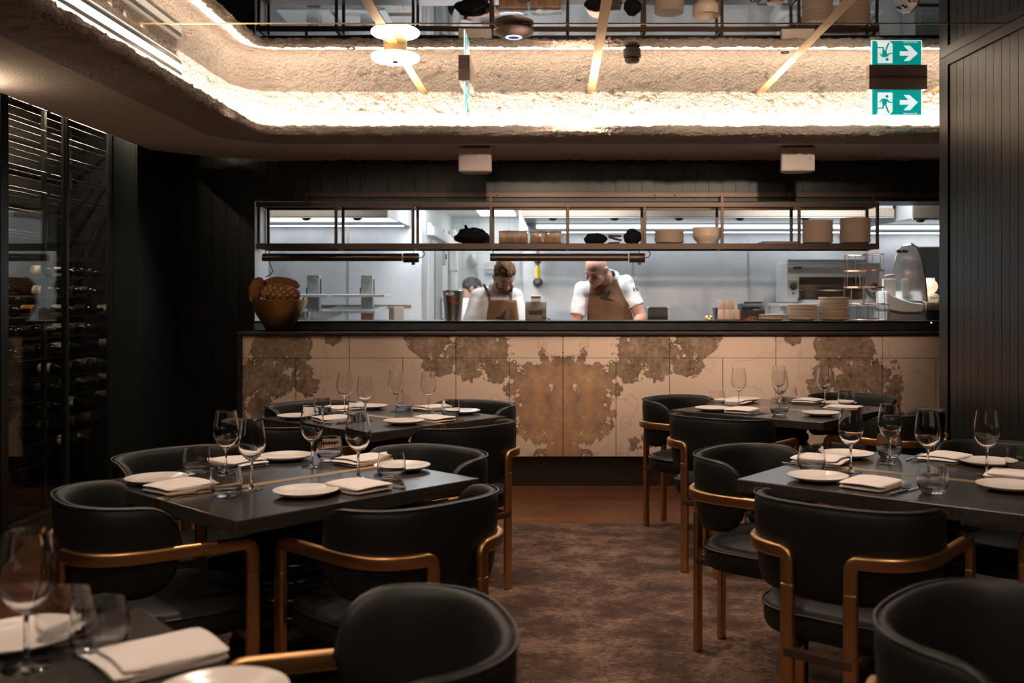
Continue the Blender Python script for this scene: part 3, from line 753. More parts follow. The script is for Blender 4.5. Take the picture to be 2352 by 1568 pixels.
# lamp washing the soffit above the cabinet
t = thing('wall_lamp', 'slim strip lamp on the left wall beside the wine cabinet washing the soffit', 'lamp', (-2.905, 4.80, 2.33))
MB().box(-.024, .015, -.26, .26, -.012, 0).build('housing', M['black_plastic'], t)
MB().box(-.012, .012, -.25, .25, 0, .003).build('diffuser', mat('strip_glow', (1,1,1), .5, emit=(1,.78,.58), es=90), t)
t = thing('cabinet_light', 'slim strip lamp inside the head of the wine cabinet lighting the rails', 'lamp', (-3.16, 6.3, 2.69))
MB().box(-.012, .012, -1.25, 1.25, -.006, 0).build('housing', M['black_plastic'], t)
MB().box(-.010, .010, -1.23, 1.23, -.010, -.006).build('diffuser', mat('cabinet_glow', (1,1,1), .5, emit=(1,.78,.60), es=230), t)
# ================================================================ TABLES
TZ, TS, TT = .75, .465, .044
T = {  # centre, angle of the axis u (towards the far right)
 1: (-.92, 3.456, 47.5), 2: (-.915, 5.345, 49), 3: (1.278, 3.54, 51.5), 4: (1.31, 5.76, 50), 5: (-.875, 1.35, 41)}
TN = {1: 'table by the wine cabinet', 2: 'left table by the stone counter', 3: 'right-hand middle table', 4: 'right table by the stone counter', 5: 'blurred nearest table'}
TL = {1: 'square dark oak table with a brass inlay, standing by the wine cabinet', 2: 'square dark oak table before the left half of the stone counter',
      3: 'square dark oak table before the right grooved wall, nearer than the counter table', 4: 'square dark oak table before the right half of the stone counter', 5: 'blurred dark table corner nearest the camera at bottom left'}
def inlay_boxes(mb, along, lo, hi):
    w = .021
    if along == 'u': mb.box(-TS-.0012, TS+.0012, -w, w, lo, hi)
    else: mb.box(-w, w, -TS-.0012, TS+.0012, lo, hi)
def table(k, along):
    x, y, a = T[k]
    t = thing('dining_table', TL[k], 'table', (x, y, 0), math.radians(a), 'square dining tables')
    MB().box(-TS, TS, -TS, TS, TZ-TT, TZ).build('tabletop', M['dark_wood'], t, bevel=.004)
    mb = MB(); inlay_boxes(mb, along, TZ-TT-.0004, TZ+.0006); mb.build('brass_inlay', M['brass_strip'], t)
    # stacked black rings, flaring towards the floor
    z = TZ-TT-.03; n = 11; hz = (z-.06)/n
    MB().lathe([(0, z), (.15, z), (.15, TZ-TT-.001), (0, TZ-TT-.001)], 40).build('top_plate', M['base_black'], t, smooth=40)
    for i in range(n):
        r = .142+.075*(i/(n-1))**1.25; zc_ = z-hz*(i+.5); pr = []
        for q in range(9):
            b = PI/2-PI*q/8; pr.append((r-.026+.026*math.cos(b), zc_+hz*.52*math.sin(b)))
        MB().lathe([(0, pr[0][1])]+pr+[(0, pr[-1][1])], 48).build('base_ring', M['base_black'], t, smooth=50)
    MB().lathe([(0, .062), (.225, .062), (.245, .05), (.25, .009), (0, .009)], 48).build('foot_plate', M['base_black'], t, smooth=35)
for k, al in ((1, 'u'), (2, 'v'), (3, 'v'), (4, 'v'), (5, 'u')): table(k, al)

# ================================================================ CHAIRS
def sup(t, a, b, n, yc):
    c, s = math.cos(t), math.sin(t)
    return V(a*math.copysign(abs(c)**(2/n), c), yc-b*math.copysign(abs(s)**(2/n), s), 0)
def make_chair():
    t = thing('dining_chair', 'proto', 'chair', group='black leather armchairs with brass frames')
    # seat cushion
    rings = []
    for s_, z in ((.80,.372),(.90,.366),(.965,.372),(1,.39),(1.005,.418),(.995,.44),(.96,.455),(.88,.463),(.6,.468),(.25,.470)):
        rings.append([V(.262*s_*math.copysign(abs(math.cos(q))**.62, math.cos(q)), .015+.245*s_*math.copysign(abs(math.sin(q))**.62, math.sin(q)), z) for q in [2*PI*i/44 for i in range(44)]])
    se = MB().loft(rings).build('seat', M['leather'], t, smooth=60)
    rg = [V(.2655*math.copysign(abs(math.cos(q))**.62, math.cos(q)), .015+.2485*math.copysign(abs(math.sin(q))**.62, math.sin(q)), .443) for q in [2*PI*i/60 for i in range(60)]]
    MB().tube(rg, .0035, 6, closed=True).build('piping', M['piping'], se, smooth=60)
    # wrap-round backrest
    n = 44; A, B, YC_, EX = .243, .200, -.045, 2.7
    raw = [sup(-.16+(PI+.32)*i/400, A, B, EX, YC_) for i in range(401)]
    # arc-length resample
    acc = [0]
    for a, b in zip(raw, raw[1:]): acc.append(acc[-1]+(b-a).length)
    pts = []; j = 0
    for i in range(n+1):
        target = acc[-1]*i/n
        while j < 399 and acc[j+1] < target: j += 1
        f_ = (target-acc[j])/max(1e-9, acc[j+1]-acc[j]); pts.append(raw[j].lerp(raw[j+1], f_))
    rings = []; topline = []
    for i, p in enumerate(pts):
        s_ = -1+2*i/n; q = abs(s_)
        tn = (pts[min(i+1, n)]-pts[max(i-1, 0)]).normalized(); nr = V(-tn.y, tn.x, 0)
        if nr.dot(p-V(0, YC_, 0)) < 0: nr = -nr
        k = max(0, (q-.70)/.30); e = (1-k**2.6)**.5 if k < 1 else 0
        zt = .783-.010*q*q - (1-e)*.125; zb = .498+.02*q + (1-e)*.135
        th = .046*(.62+.38*e); ring = []
        for a in range(16):
            an = 2*PI*a/16; cx = math.copysign(abs(math.cos(an))**.75, math.cos(an)); cz = math.copysign(abs(math.sin(an))**.55, math.sin(an))
            z = (zt+zb)/2+(zt-zb)/2*cz
            lean = (z-.5)*.10*(.35+.65*(1-q**2))
            ring.append(p+nr*(cx*th/2+lean)+V(0, 0, z))
        rings.append(ring)
        topline.append(p+nr*(th*.36+(zt-.5)*.10*(.35+.65*(1-q**2)))+V(0, 0, zt-.004))
    be = MB().loft(rings).build('backrest', M['leather'], t, smooth=70)
    MB().tube(topline, .0036, 6).build('piping', M['piping'], be, smooth=60)
    # brass arms and legs
    for sx in (1, -1):
        q = [V(sx*p.x, p.y, .637) for p in [sup(t_, .270, .245, 2.9, YC_) for t_ in [PI/2*i/60 for i in range(61)]] if p.x > .116]
        pts_ = [V(sx*.270, .205, .55), V(sx*.270, .205, .637), V(sx*.270, .04, .637)] + q + [V(sx*.094, q[-1].y-.004, .637), V(sx*.094, q[-1].y-.004, .55)]
        yl = q[-1].y-.004
        pts_ = fillet(pts_, {1: .034, len(pts_)-2: .034})
        MB().sweep(pts_, .024, .040).build('armrest', M['brass'], t, smooth=45)
        for x, y, w_, d_ in ((.270, .205, .012, .020), (.094, yl, .020, .012)):
            MB().box(sx*x-w_, sx*x+w_, y-d_, y+d_, 0, .5505).build('leg', M['brass'], t, bevel=.007, segs=3)
    MB().box(-.259, .259, .192, .216, .338, .366).box(-.104, .104, -.298, -.276, .338, .366).box(-.114, -.092, -.285, .20, .340, .364).box(.092, .114, -.285, .20, .340, .364).build('seat_frame', M['bronze'], t, bevel=.003)
    return t
chair0 = make_chair(); chair_used = [False]
def chair(k, side, off=.62, lat=0., turn=0., xy=None):
    if k in T: x, y, a = T[k]
    else: x, y, a = 1.375, 1.36, 50
    a = math.radians(a); u = V(math.cos(a), math.sin(a), 0); v_ = V(u.y, -u.x, 0)
    nrm = {'NE': u, 'SW': -u, 'SE': v_, 'NW': -v_}[side]
    f_ = -nrm; r_ = V(f_.y, -f_.x, 0)
    p = V(x, y, .008 if True else 0)+nrm*off+r_*lat
    rz = math.atan2(f_.y, f_.x)-PI/2+math.radians(turn)
    sd = {'NE': 'far right', 'SW': 'near left', 'SE': 'near right', 'NW': 'far left'}[side]
    lab = 'black brass-armed chair at the %s side of the %s' % (sd, TN.get(k, 'unseen nearest right table'))
    if k not in T: lab = 'large blurred black armchair back nearest the camera at bottom right'
    if p.x < -1.5 or p.y > 6.13: p.z = 0
    if not chair_used[0]: chair_used[0] = True; o = chair0; o.location = p; o.rotation_euler.z = rz; o['label'] = lab
    else: o = dup(chair0, p, rz, lab)
    return o
CHAIRS = [(1,'SW',.475,.02,-12.5),(1,'SE',.585,0),(1,'NW',.50,.06),(1,'NE',.465,-.05),
          (2,'SW',.60,0),(2,'SE',.635,-.10),(2,'NW',.46,.06),(2,'NE',.465,-.10),
          (3,'SW',.615,.03),(3,'NW',.50,.08),(3,'NE',.56,-.14),(3,'SE',.62,.025),
          (4,'SW',.70,.06),(4,'NW',.49,.16),(4,'NE',.62,-.10),(4,'SE',.60,0),
          (5,'NE',.65,-.03,-25),(6,'NW',.64,0)]
for c in CHAIRS: chair(*c)

# ================================================================ TABLEWARE
def mk_wine():
    t = thing('wine_glass', 'p', 'wine glass', group='stemmed wine glasses')
    out = [(0, .0006), (.036, .0), (.0385, .0012), (.037, .0026), (.02, .0042), (.008, .008), (.0046, .016), (.0040, .04), (.0040, .078), (.0048, .088), (.0085, .094), (.018, .100), (.030, .1115), (.0395, .127), (.0445, .145), (.0450, .157), (.0432, .175), (.0395, .200), (.0355, .2245), (.0350, .2270)]
    inn = [(.0342, .2268), (.0346, .2240), (.0386, .200), (.0422, .175), (.0439, .157), (.0434, .145), (.0383, .128), (.0288, .1130), (.017, .1025), (.008, .0975), (0, .0965)]
    MB().lathe(out+inn, 40).build('glass_bowl', M['glass'], t, smooth=80); return t
def mk_tumbler():
    t = thing('water_tumbler', 'p', 'tumbler', group='ribbed water tumblers')
    flute = lambda r, z, a: r*(1+.010*math.cos(26*a)) if .012 < z < .075 else r
    out = [(0, .001), (.026, .0), (.033, .002), (.040, .010), (.046, .022), (.0495, .038), (.0490, .056), (.0462, .074), (.0430, .090), (.0425, .0918)]
    MB().lathe(out, 104, mod=None).lathe([(.0425, .0918), (.0416, .0916), (.0420, .0895), (.0449, .074), (.0476, .056), (.0480, .038), (.0440, .024), (.034, .0155), (.02, .0135), (0, .013)], 104, mod=flute)
    mb = MB().lathe(out+[(.0416, .0916), (.0420, .0895), (.0449, .074), (.0476, .056), (.0480, .038), (.0440, .024), (.034, .0155), (.02, .0135), (0, .013)], 104, mod=lambda r, z, a: r*(1+.009*math.cos(26*a)) if .012 < z < .072 else r)
    mb.build('glass_body', M['glass'], t, smooth=80); return t
def mk_plate():
    t = thing('side_plate', 'p', 'plate', group='ivory side plates')
    MB().lathe([(0, .0035), (.05, .003), (.054, .0), (.058, .0), (.064, .004), (.085, .009), (.101, .0165), (.1035, .0185), (.1030, .0200), (.100, .0195), (.082, .0135), (.066, .0090), (.05, .0072), (0, .0068)], 56).build('plate_body', M['china'], t, smooth=70); return t
def mk_napkin():
    t = thing('folded_napkin', 'p', 'napkin', group='folded white napkins')
    # cloth folded in flat layers with a round fold on one side
    W, Hh, th = .185, .155, .0046
    cl = []
    lay = [.0026, .0088, .0150, .0212]
    for i, z in enumerate(lay):
        xs = [-.5, -.25, 0, .25, .5] if i % 2 == 0 else [.5, .25, 0, -.25, -.5]
        for x in xs: cl.append((x*W*(1-.03*i), z))
        if i < 3:
            s_ = 1 if i % 2 == 0 else -1; cl.append((s_*(W*.5+.005), (z+lay[i+1])/2))
    n = len(cl); top = []; bot = []
    for i in range(n):
        a = cl[max(0, i-1)]; b = cl[min(n-1, i+1)]; dx, dz = b[0]-a[0], b[1]-a[1]; l_ = math.hypot(dx, dz) or 1
        nx, nz = -dz/l_*th/2, dx/l_*th/2
        top.append((cl[i][0]+nx, cl[i][1]+nz)); bot.append((cl[i][0]-nx, cl[i][1]-nz))
    sec = top+bot[::-1]; rings = []
    for j in range(13):
        y = (j/12-.5)*Hh; e = abs(j/12-.5)*2; ring = []
        for x, z in sec:
            w_ = noise.noise(V(x*9, y*9, z*90))*.006
            ring.append((x+w_, y+noise.noise(V(x*8, 3, z*40))*.004, max(.0004, z*(1+.16*(1-e*e))+w_*.5*min(1, z*60))))
        rings.append(ring)
    o = MB().loft(rings).build('cloth', M['linen'], t, smooth=80); sb = o.modifiers.new('soft', 'SUBSURF'); sb.levels = 1; sb.render_levels = 1; return t
def outline_solid(mb, pts_z, half, th):
    """flat bar along y with varying half width and height profile"""
    rings = []
    for (y, z), h in zip(pts_z, half): rings.append([(-h, y, z), (h, y, z), (h*.8, y, z+th), (-h*.8, y, z+th)])
    mb.loft(rings)
def mk_knife():
    t = thing('table_knife', 'p', 'knife', group='steel table knives')
    mb = MB(); outline_solid(mb, [(-.11,.001),(-.10,.001),(-.04,.001),(.0,.001)], [.004,.0055,.0048,.0035], .0055); mb.build('handle', M['steel'], t, bevel=.001)
    mb = MB(); mb.prism([(-.004,-.002),(.009,.0),(.010,.05),(.0085,.085),(.003,.105),(-.003,.108),(-.004,.05)], .002, .0036); mb.build('blade', M['steel'], t); return t
def mk_fork():
    t = thing('table_fork', 'p', 'fork', group='steel table forks')
    mb = MB(); outline_solid(mb, [(-.10,.0012),(-.08,.001),(-.02,.004),(.02,.0095),(.045,.008),(.06,.005)], [.006,.0055,.003,.0028,.009,.0125], .0022); mb.build('handle', M['steel'], t, smooth=40)
    mb = MB()
    for i in range(4):
        x = (i-1.5)*.0069; outline_solid(mb, [(.058,.0052),(.08,.0035),(.105,.0065)], [.0026,.0021,.001], .0018)
        for q in range(12): mb.v[-12+q].x += x
    mb.build('tines', M['steel'], t); return t
PROTO = {'wine': mk_wine(), 'tumb': mk_tumbler(), 'plate': mk_plate(), 'nap': mk_napkin(), 'knife': mk_knife(), 'fork': mk_fork()}
usedp = set()
def put(kind, loc, rz, lab):
    if kind not in usedp: usedp.add(kind); o = PROTO[kind]; o.location = loc; o.rotation_euler.z = rz; o['label'] = lab; return o
    return dup(PROTO[kind], loc, rz, lab)
SET = {
 1: dict(wine=[(519,1091),(578,1123),(717,1072),(823,1099)], tumb=[(452,1088),(520,1139),(757,1058),(899,1101)], plate=[(360,1108),(645,1053),(703,1137),(943,1076)], nap=[(414,1124),(539,1066),(834,1063),(820,1124)]),
 2: dict(wine=[(792,951),(839,966),(910,945),(984,947)], tumb=[(740,951),(929,942),(1035,958),(820,963)], plate=[(847,938),(682,961),(927,973),(1073,948)], nap=[(776,942),(766,967),(996,941),(996,966)]),
 3: dict(wine=[(1954,1083),(2044,1065),(2131,1092),(2267,1090)], tumb=[(1864,1084),(2042,1050),(2142,1132),(2343,1085)], plate=[(1945,1050),(1878,1103),(2278,1064),(2318,1124)], nap=[(1885,1063),(2002,1118),(2175,1056),(2332,1099)]),
 4: dict(wine=[(1697,935),(1792,944),(1789,926),(1894,933)], tumb=[(1646,933),(1790,953),(1812,923),(1944,934)], plate=[(1703,921),(1638,943),(1885,954),(1947,927)], nap=[(1684,927),(1705,947),(1874,922),(1937,941)]),
 5: dict(wine=[(60,1533)], tumb=[(150,1472),(228,1500)], plate=[(30,1462),(505,1615)], nap=[(367,1520)]),
}
import itertools
SIDES = ['SW', 'SE', 'NW', 'NE']
SDN = {'NE': 'far right', 'SW': 'near left', 'SE': 'near right', 'NW': 'far left'}
def on_table(k, p, marg):
    x, y, a = T[k]; a = math.radians(a); u = V(math.cos(a), math.sin(a), 0); v_ = V(u.y, -u.x, 0); d = V(p.x-x, p.y-y, 0)
    lim = TS-marg; cu = max(-lim, min(lim, d.dot(u))); cv = max(-lim, min(lim, d.dot(v_)))
    q = V(x, y, TZ)+u*cu+v_*cv; q.z = TZ; return q
NMS = {'wine': 'wine glass', 'tumb': 'ribbed tumbler', 'plate': 'ivory side plate', 'nap': 'folded napkin'}
for k, items in SET.items():
    x, y, a = T[k]; a = math.radians(a); u = V(math.cos(a), math.sin(a), 0); v_ = V(u.y, -u.x, 0)
    nr = {'NE': u, 'SW': -u, 'SE': v_, 'NW': -v_}
    napdir = {}
    for kind, pxs in items.items():
        ps = [on_table(k, G(px, py, TZ), {'wine': .045, 'tumb': .055, 'plate': .075, 'nap': .06}[kind]) for px, py in pxs]
        sides = SIDES if k != 5 else ['NE', 'NW']
        # the setting lies to the diner's right of the plate: shift test point accordingly
        best = None
        for perm in itertools.permutations(sides, len(ps)):
            sc_ = 0
            for p, sd in zip(ps, perm):
                n_ = nr[sd]; r_ = V(-n_.y, n_.x, 0)   # diner's right
                tgt = {'plate': n_*.30-r_*.10, 'nap': n_*.30+r_*.08, 'wine': n_*.16+r_*.13, 'tumb': n_*.22+r_*.2}[kind]
                sc_ += (V(p.x-x, p.y-y, 0)-tgt).length_squared
            if best is None or sc_ < best[0]: best = (sc_, perm)
        for p, sd in zip(ps, best[1]):
            n_ = nr[sd]; rz = math.atan2(n_.y, n_.x)-PI/2
            if kind == 'nap': rz += PI/2+random.uniform(-.12, .12); napdir[sd] = p
            if kind in ('wine', 'tumb'): rz += random.uniform(0, 1)
            put(kind, p, rz, '%s at the %s setting of the %s' % (NMS[kind], SDN[sd], TN[k]))
    for sd, p in napdir.items():
        n_ = nr[sd]; r_ = V(-n_.y, n_.x, 0); rz = math.atan2(n_.y, n_.x)+PI/2
        if k == 5: continue
        for kind, o_, nm in (('fork', .100, 'steel fork'), ('knife', .118, 'steel knife')):
            q = on_table(k, p+r_*o_+n_*.0, .0); q.z = TZ+.0003
            put(kind, q, rz+random.uniform(-.1, .1)+(.12 if kind == 'fork' else -.05), '%s at the %s setting of the %s' % (nm, SDN[sd], TN[k]))
# ================================================================ KITCHEN EQUIPMENT
def hood(x0, x1, y0, z0, band, lab, strip_z, domes, strip=True):
    t = thing('extraction_hood', lab, 'extractor hood', ((x0+x1)/2, y0, z0), group='kitchen extraction hoods'); h = (x1-x0)/2; D = 10.28-y0; ZT = KC-z0-.002
    MB().box(-h, h, 0, .015, band+.004, ZT).box(-h, h, 0, .03, -.012, 0).build('front_panel', M['brushed'], t)
    MB().box(-h, h, -.006, .015, 0, band).build('perforated_band', M['perf'], t, bevel=.002)
    for s in (-1, 1):
        mb = MB(); poly = [(0, 0), (D, .02), (D, ZT), (0, ZT)]; n = 4
        mb.add([(s*h, y, z) for y, z in poly]+[(s*(h-.012), y, z) for y, z in poly], [(0,1,2,3),(7,6,5,4)]+[(i, i+4, (i+1) % 4+4, (i+1) % 4) for i in range(4)])
        mb.build('side_panel', M['hood_steel'], t)
    zs = strip_z-z0
    MB().box(-h+.014, h-.014, D-.28, D, zs-.045, ZT-.05).box(-h+.014, h-.014, .016, D-.3, ZT-.06, ZT-.05).build('plenum', M['hood_steel'], t, bevel=.003)
    mb = MB(); mb.add([(-h+.014, .2, ZT-.07), (h-.014, .2, ZT-.07), (h-.014, D-.3, zs+.05), (-h+.014, D-.3, zs+.05)]+[(-h+.014, .2, ZT-.085), (h-.014, .2, ZT-.085), (h-.014, D-.3, zs+.035), (-h+.014, D-.3, zs+.035)], [(0,1,2,3),(7,6,5,4),(0,4,5,1),(1,5,6,2),(2,6,7,3),(3,7,4,0)])
    mb.build('filter_panel', M['hood_steel'], t)
    if strip: MB().box(-h+.1, h-.06, D-.315, D-.283, zs-.016, zs+.018).build('light_strip', M['tube'], t)
    MB().box(-h+.1, h-.06, D-.16, D-.12, zs-.049, zs-.0455).build('added_wash_light', M['added_wash'], t)  # strip added under the plenum to brighten the wall below
    for x in domes:
        X = (x-VX)/CF*(y0+.05)-(x0+x1)/2
        MB().lathe([(.036, -.012), (.034, -.022), (.02, -.031), (0, -.034)], 20, Matrix.Translation((X, .06, 0))).box(X-.04, X+.04, .02, .10, -.013, -.010).build('spray_nozzle', M['black_plastic'], t, smooth=60)
hood(-3.9, -1.473, 8.8, 2.118, .062, 'stainless extraction hood with perforated band above the grill, left end of the kitchen', 2.185, (703, 820))
hood(-.287, 2.98, 8.8, 2.118, .064, 'long stainless extraction hood with perforated band above the two cooks', 2.118, (1270, 1412, 1560, 1700, 1850))
hood(3.0, 4.7, 8.4, 2.07, .10, 'stainless extraction hood at the far right end above the slicer', 2.11, (2115,))
# grill station at left
px_ = 9.5/CF
g = thing('grill_station', 'stainless charcoal grill station with two shield emblems and raised grill racks', 'grill', (0, 9.5, KZ))
def gz(y): return CH+(VY-y)*px_-KZ
def gx(x): return (x-VX)*px_
MB().box(gx(600), gx(960), -.35, .5, 0, .92).build('cabinet', M['brushed'], g, bevel=.004)
MB().box(gx(640), gx(930), .40, .43, gz(709), gz(700)).build('perforated_rail', M['perf'], g)
for i, (x0, x1) in enumerate(((704, 732), (828, 855))):
    MB().box(gx(x0), gx(x1), .02, .10, gz(709), gz(631)).build('column', M['brushed'], g, bevel=.004)
    MB().box(gx(x0), gx(x1), .02, .10, .92, gz(709) if i == 0 else gz(716)).build('post', M['brushed'] if i == 0 else M['wood_post'], g, bevel=.003)
    MB().box(gx(x1)+.004, gx(x1)+.014, .04, .06, gz(682), gz(640)).build('guide_rod', M['steel'], g); MB().box(gx(x0)-.014, gx(x0)-.004, .04, .06, gz(682), gz(660)).build('guide_rod', M['steel'], g)
    cx, k = gx((x0+x1)/2), px_
    pol = [(-13, 12), (-6, 15.5), (0, 18), (6, 15.5), (13, 12), (13, 0), (9, -9), (4, -14), (0, -17), (-4, -14), (-9, -9), (-13, 0)]
    zc_ = gz(653)
    def plate(pol, y0, y1, s):
        mb = MB(); n = len(pol); pts = [(cx+x*k*s, zc_+z*k*s) for x, z in pol]
        return mb.add([(x, y0, z) for x, z in pts]+[(x, y1, z) for x, z in pts], [tuple(range(n)), tuple(reversed(range(n, 2*n)))]+[(q, n+q, n+(q+1) % n, (q+1) % n) for q in range(n)])
    sh_ = plate(pol[::-1], .004, .02, 1).build('shield_emblem', M['shield'], g, bevel=.002)
    mb = plate(pol[::-1], .001, .004, .86); mb.build('shield_face', M['brushed'], sh_)
    mb = MB()
    for zz, wds in ((8, (3, 3, 3, 3, 3)), (2, (4, 3, 4))):
        x = -sum(wds)/2-(len(wds)-1)*.4
        for w_ in wds:
            mb.box(cx+x*k, cx+(x+w_*.35)*k, -.002, .001, zc_+(zz-1.6)*k, zc_+(zz+1.6)*k); mb.box(cx+x*k, cx+(x+w_*.8)*k, -.002, .001, zc_+(zz+.8)*k, zc_+(zz+1.6)*k); x += w_+.8
    mb.lathe([(.012, 0), (.012, .003), (.007, .003), (.007, 0)], 16, tmat((cx, .001, zc_-8*k), rx=PI/2))
    mb.build('relief_lettering', M['shield'], sh_)
for x0, x1 in ((640, 759), (769, 888)): MB().box(gx(x0), gx(x1), -.12, .30, gz(682), gz(676)).build('warming_shelf', M['brushed'], g, bevel=.003)
for x0, x1, sh in ((752, 874, 10), (640, 770, 30)):
    za = gz(716 if sh == 10 else 733); zb = za+.05
    mb = MB()
    mb.box(gx(x0), gx(x1), -.30, -.27, za-.01, za+.012)
    mb.box(gx(x0)+.05, gx(x1)+.02, .22, .25, zb-.01, zb+.012)
    for i in range(25):
        f_ = i/24; a = V(gx(x0)+(gx(x1)-gx(x0))*f_, -.285, za); b_ = V(gx(x0)+.05+(gx(x1)+.02-gx(x0)-.05)*f_, .235, zb); mb.tube([a, b_], .006, 6)
    mb.build('grill_rack', M['brushed'], g)
MB().prism([(gx(905), -.3), (gx(917), -.3), (gx(917), .3), (gx(905), .3)], .92, gz(704)).build('side_guard', M['sign_box'], g, bevel=.01)
t = thing('mixing_bowl', 'stainless mixing bowl standing on the grill rack behind the bread bowl', 'bowl', (gx(715), 9.15, gz(735)+KZ-.005))
MB().lathe([(0, .0), (.06, 0), (.10, .035), (.112, .085), (.116, .088), (.110, .085), (.098, .036), (.058, .004), (0, .004)], 36).build('bowl_body', M['steel'], t, smooth=60)
# salamander
k = 9.75/CF
def qx(x): return (x-VX)*k
def qz(y): return CH+(VY-y)*k
s = thing('salamander_grill', 'white steel salamander grill with knobs, behind the wire stands', 'grill', (0, 9.75, 0))
MB().box(qx(1808), qx(2022), 0, .50, qz(636), qz(603)).build('top_housing', M['pale_steel'], s, bevel=.006)
MB().box(qx(1812), qx(1998), .05, .45, qz(603), qz(595)).build('vent_cover', M['white_paint'], s, bevel=.004)
for x0, x1 in ((1808, 1836), (1992, 2022)):
    b = MB().box(qx(x0), qx(x1), 0, .50, qz(694), qz(636)).build('control_panel', M['pale_steel'], s, bevel=.004)
    c = V(qx((x0+x1)/2), 0, qz(657)); MB().lathe([(0, .035), (.026, .034), (.03, .012), (.036, .010), (.036, 0)], 24, tmat(c, rx=PI/2)).build('knob', M['dark_steel'], b, smooth=40)
    c.z = qz(673); MB().lathe([(0, .006), (.01, .005), (.01, 0)], 16, tmat(c, rx=PI/2)).build('pilot_light', M['black_plastic'], b)
MB().box(qx(1836), qx(1992), .30, .50, qz(694), qz(636)).build('back_plate', M['sign_box'], s)
MB().box(qx(1836), qx(1992), .02, .5, qz(696), qz(688)).build('drip_tray', M['pale_steel'], s)
mb = MB().box(qx(1838), qx(1990), .0, .012, qz(668), qz(665))
for i in range(20): x = qx(1840)+(qx(1988)-qx(1840))*i/19; mb.tube([(x, .005, qz(666.5)), (x, .30, qz(666.5))], .004, 6)
mb.build('rack', M['steel'], s)
for a, b_ in (((1846, 667), (1829, 689)), ((1988, 667), (2010, 688))): MB().tube([V(qx(a[0]), -.02, qz(a[1])), V(qx(b_[0]), -.10, qz(b_[1]))], .014, 10).build('handle', M['dark_steel'], s, smooth=50)
MB().box(qx(1790), qx(2026), -.01, .53, qz(703), qz(696)).build('wall_shelf', M['pale_steel'], s, bevel=.003)
for x in (1795, 2015): MB().box(qx(x), qx(x)+.03, .05, .53, qz(730), qz(703)).build('bracket', M['pale_steel'], s)
MB().box(qx(1822), qx(1842), -.004, .0, qz(617), qz(612)).build('maker_plate', M['dark_steel'], s)
# counter along the kitchen back wall
b = thing('back_bench', 'stainless bench along the kitchen back wall under the hoods', 'bench', (1.3, 9.9, KZ))
MB().box(-1.5, 3.4, -.35, .38, .86, .90).build('worktop', M['brushed'], b, bevel=.004)
MB().box(-1.48, 3.38, -.30, .36, .08, .86).build('cabinet', M['brushed'], b)
t = thing('steel_container', 'square stainless container on the back bench right of the bald cook', 'container', (P(1508,0,9.75).x, 9.75, KZ+.902))
MB().box(-.10, .10, -.12, .12, 0, P(0,704,9.75).z-KZ-.902).build('body', M['steel'], t, bevel=.008)
# valve and pipe on the wall
p = P(1235, 648, 10.27)
t = thing('gas_valve', 'grey gas pipe with a yellow tag on the steel wall between the cooks', 'pipe', (p.x, 10.27, p.z))
MB().lathe([(0, .05), (.04, .05), (.05, .03), (.05, .0), (0, 0)], 24, tmat((0, .028, 0), rx=PI/2)).build('flange', M['dark_steel'], t, smooth=40)
MB().tube([(0, -.03, 0), (0, -.06, .05), (0, -.06, .55)], .022, 12).build('pipe', M['brushed'], t, smooth=60)
MB().lathe([(.0235, 0), (.026, .001), (.026, .12), (.0235, .121)], 20, Matrix.Translation((0, -.06, .04))).build('tag', M['yellow'], t, smooth=40)
MB().lathe([(.023, 0), (.036, .004), (.036, .03), (.023, .034)], 8, Matrix.Translation((0, -.06, .19))).build('coupling', M['dark_steel'], t)
p = P(1085, 583, 12.9)
t = thing('stick_blender', 'long steel stick blender hung on the white tiled wall', 'blender', (p.x, 12.93, p.z)); t.rotation_euler.y = -.19
MB().lathe([(0, 0), (.05, -.005), (.055, -.04), (.055, -.12), (.04, -.16), (0, -.16)], 24).build('motor', M['brushed'], t, smooth=40)
MB().lathe([(.018, -.15), (.016, -.45), (0, -.45)], 16).build('shaft', M['steel'], t, smooth=40)
MB().box(-.02, .02, .02, .07, -.03, .0).build('hook', M['steel'], t)
t = thing('knife_rack', 'grey magnetic rack on the tiled wall beside the bearded cook', 'rack', (P(1133,0,12.9).x, 12.98, P(0,615,12.9).z))
MB().box(-.10, .12, -.02, .02, -.07, .07).build('board', M['brushed'], t); MB().box(-.11, .13, -.04, -.02, -.012, .012).build('bar', M['white_plastic'], t)
t = thing('switch_box', 'grey isolator box with a lever on the wall of the tiled alcove', 'switch', (-1.343, 11.75, 2.02))
MB().box(0, .06, -.08, .08, -.22, 0).build('box', M['brushed'], t, bevel=.006); MB().box(.03, .05, -.02, .02, 0, .20).build('lever', M['white_plastic'], t, bevel=.004)
MB().box(.06, .07, -.03, .03, -.15, -.09).build('knob', M['black_plastic'], t)
t = thing('wall_duct', 'white insulated pipe running down the alcove wall by the tiles', 'pipe', (-1.28, 12.6, 0))
MB().tube([(0, 0, KZ+.02), (0, 0, 2.2), (-.02, 0, 2.27)], .055, 16).build('pipe', M['white_plastic'], t, smooth=60); MB().box(-.05, .06, -.06, .06, 1.75, 2.05).build('cover', M['white_plastic'], t, bevel=.02)

